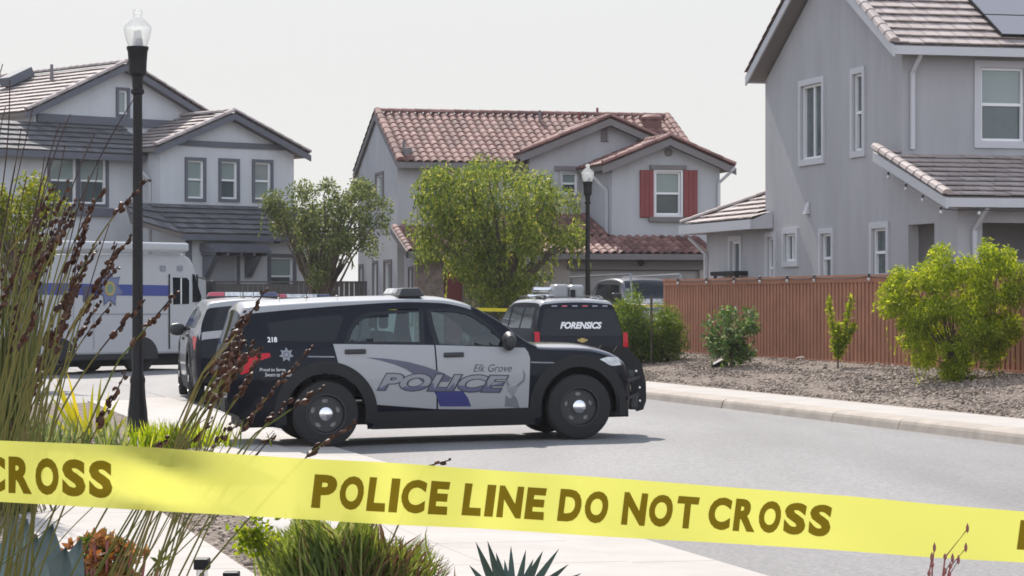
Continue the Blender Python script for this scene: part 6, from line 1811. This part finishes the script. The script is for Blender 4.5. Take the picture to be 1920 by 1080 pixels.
# sparse stalks crossing behind the tape
for _ in range(14):
    a = rg.uniform(-20, 470); bb = rg.uniform(740, 950)
    reed((a + rg.uniform(40, 120), bb), (a - rg.uniform(60, 160), bb + rg.uniform(180, 320)), r=rg.uniform(.001, .0018), tipdark=.12)
if rest.v: tag(rest.build('thin_stems', REEDM, rd), kind='stuff')
# second, farther clump: the dense green fan at the left edge
YQ = 21.0
rq = thing('reed_clump', 'dense green reed clump farther back at the left edge, above the tape', 'reeds', (pt(20, 900, YQ).x, YQ, .03))
mb = MB()
for _ in range(250):
    a = rg.gauss(30, 42); bb = rg.uniform(405, 800)
    if a > 98 - (bb - 400) * .04: continue
    reed((a, bb), (20 + (a - 20) * .55 - rg.uniform(0, 14), bb + (905 - bb) * .6), r=rg.uniform(.005, .012), tipdark=.08, root=rq, mb=mb, y0=YQ, base=((a - 40) / 5000 * YQ * .3 + rg.gauss(0, .12), rg.gauss(0, .15), 0), heads=(.25 if rg.random() < .12 else 0), size=3.0, dens=.22)
mb.build('stems', REEDM, rq)
# ------------------------------------------------------------------ barrier tape across the foreground
def tape_mat():
    m, t = new_mat('barrier_tape')
    o = t.nodes.new("ShaderNodeOutputMaterial")
    p = t.nodes.new("ShaderNodeBsdfPrincipled"); p.inputs['Base Color'].default_value = (0.48, 0.48, 0.09, 1); p.inputs['Roughness'].default_value = 0.28; p.inputs['Specular IOR Level'].default_value = .5
    tr = t.nodes.new("ShaderNodeBsdfTranslucent"); tr.inputs['Color'].default_value = (0.68, 0.68, 0.15, 1)
    tp_ = t.nodes.new("ShaderNodeBsdfTransparent"); tp_.inputs['Color'].default_value = (0.93, 0.90, 0.25, 1)
    co = t.nodes.new("ShaderNodeTexCoord"); n = t.nodes.new("ShaderNodeTexNoise"); n.inputs['Scale'].default_value = 9; n.inputs['Detail'].default_value = 2
    b = t.nodes.new("ShaderNodeBump"); b.inputs['Strength'].default_value = .12; b.inputs['Distance'].default_value = .01
    t.links.new(co.outputs['Object'], n.inputs['Vector']); t.links.new(n.outputs['Fac'], b.inputs['Height']); t.links.new(b.outputs[0], p.inputs['Normal']); t.links.new(b.outputs[0], tr.inputs['Normal'])
    a = t.nodes.new("ShaderNodeMixShader"); a.inputs[0].default_value = .60
    c = t.nodes.new("ShaderNodeMixShader"); c.inputs[0].default_value = .10
    t.links.new(p.outputs[0], a.inputs[1]); t.links.new(tr.outputs[0], a.inputs[2]); t.links.new(a.outputs[0], c.inputs[1]); t.links.new(tp_.outputs[0], c.inputs[2]); t.links.new(c.outputs[0], o.inputs[0])
    return m
M['tape'] = tape_mat()
m_, t_ = new_mat('tape_ink')                     # thin ink: the lit tape shows through it
o_ = t_.nodes.new("ShaderNodeOutputMaterial"); a_ = t_.nodes.new("ShaderNodeBsdfDiffuse"); a_.inputs[0].default_value = (.03, .022, .008, 1)
b_ = t_.nodes.new("ShaderNodeBsdfTransparent"); b_.inputs[0].default_value = (.30, .225, .075, 1); c_ = t_.nodes.new("ShaderNodeMixShader"); c_.inputs[0].default_value = .8
t_.links.new(a_.outputs[0], c_.inputs[1]); t_.links.new(b_.outputs[0], c_.inputs[2]); t_.links.new(c_.outputs[0], o_.inputs[0])
M['tape_ink'] = m_
t_top = interp([(-400, 808), (0, 826), (240, 836), (540, 858), (740, 868), (900, 880), (1100, 893), (1400, 916), (1600, 931), (1760, 946), (1920, 959), (2350, 996)])
t_bot = interp([(-400, 920), (0, 941), (240, 955), (540, 972), (740, 984), (900, 991), (1100, 1004), (1400, 1021), (1600, 1034), (1760, 1046), (1920, 1055), (2350, 1084)])
def t_at(px_, v):
    """point on the tape: px along, v = 0 bottom .. 1 top; distance follows its apparent width"""
    a, b_ = t_bot(px_), t_top(px_)
    Y = .0762 * F / max(60, a - b_)
    Y = 3.34 + (Y - 3.34) * .9
    fold = .011 * math.exp(-((px_ - 270) / 80) ** 2) * math.sin((v - .45) * 6.5 + px_ * .012) + .008 * math.exp(-((px_ - 345) / 55) ** 2) * math.sin(v * 6 + 1.2) + .002 * math.sin(px_ * .011 + v * 2) + .004 * math.exp(-((px_ - 150) / 120) ** 2) * math.cos(v * 4)
    return pt(px_, a + (b_ - a) * v, Y + fold)
tb_ = thing('police_tape', 'yellow tape lettered POLICE LINE DO NOT CROSS stretched across the foreground', 'barrier tape', t_at(960, .5))
B = Vector(tb_.location)
mb = MB(); n = 240; k = 12; vs = []
for i in range(n + 1):
    for j in range(k + 1): vs.append(t_at(-300 + 2560 * i / n, j / k) - B)
fs = [(i * (k + 1) + j, (i + 1) * (k + 1) + j, (i + 1) * (k + 1) + j + 1, i * (k + 1) + j + 1) for i in range(n) for j in range(k)]
mb.add(vs, fs, 0, True); mb.build('ribbon', M['tape'], tb_)
def word(s, x0, x1, v0, v1, shear):
    """condensed capitals: every letter fills a box of its own"""
    wts = [{'I': .36, 'L': .78, 'E': .80, 'T': .90}.get(c, 1.0) for c in s]; gap = .14
    unit = (x1 - x0) / (sum(wts) + gap * (len(s) - 1)); x = x0
    mb = MB()
    for c, wt in zip(s, wts):
        vs, fs = text_mesh(c, 0.0, .052)
        sl = shear * 62
        pts = [(x + unit * wt * u + sl * (v - .0) * (v ** .6), (v0 + (v1 - v0) * (v - .05 * v * v * shear * 8)) * 100) for u, v in vs]
        v2, f2 = grid_cut(pts, fs, 12.0)
        mb.add([t_at(a, b / 100) - B + Vector((0, -.0012, 0)) for a, b in v2], f2, 0, False)
        x += unit * (wt + gap)
    mb.build('tape_lettering', M['tape_ink'], tb_)
word('CROSS', -34, 211, .155, .75, .0)
for s, a, b, v0, v1 in (('POLICE', 583, 838, .20, .78), ('LINE', 865, 1019, .21, .78), ('DO', 1044, 1138, .215, .79), ('NOT', 1164, 1305, .22, .81), ('CROSS', 1326, 1556, .23, .84)):
    word(s, a, b, v0, v1, .12)
word('POLICE', 1906, 2140, .25, .86, .12)
for s_ in (-300, 2260):
    q = t_at(s_, .5)
    r = thing('barrier_stake', 'thin dark stake holding the ' + ('left' if s_ < 0 else 'right') + ' end of the police tape', 'stake', (q.x, q.y + .02, .08))
    MB().tube([(0, 0, 0), (0, 0, q.z + .12)], .012, 8).build('stake_pole', M['black_metal'], r)

# ------------------------------------------------------------------ thin summer haze between us and the far houses
m_, t_ = new_mat('haze')
o_ = t_.nodes.new("ShaderNodeOutputMaterial"); v_ = t_.nodes.new("ShaderNodeVolumePrincipled")
v_.inputs['Color'].default_value = (.93, .95, 1.0, 1); v_.inputs['Density'].default_value = 0.00022; v_.inputs['Anisotropy'].default_value = 0.2
t_.links.new(v_.outputs[0], o_.inputs['Volume'])
hz = MB().box(-1600, 1600, -400, 3100, -1.2, 14.0).build('haze', m_)
tag(hz, kind='stuff')
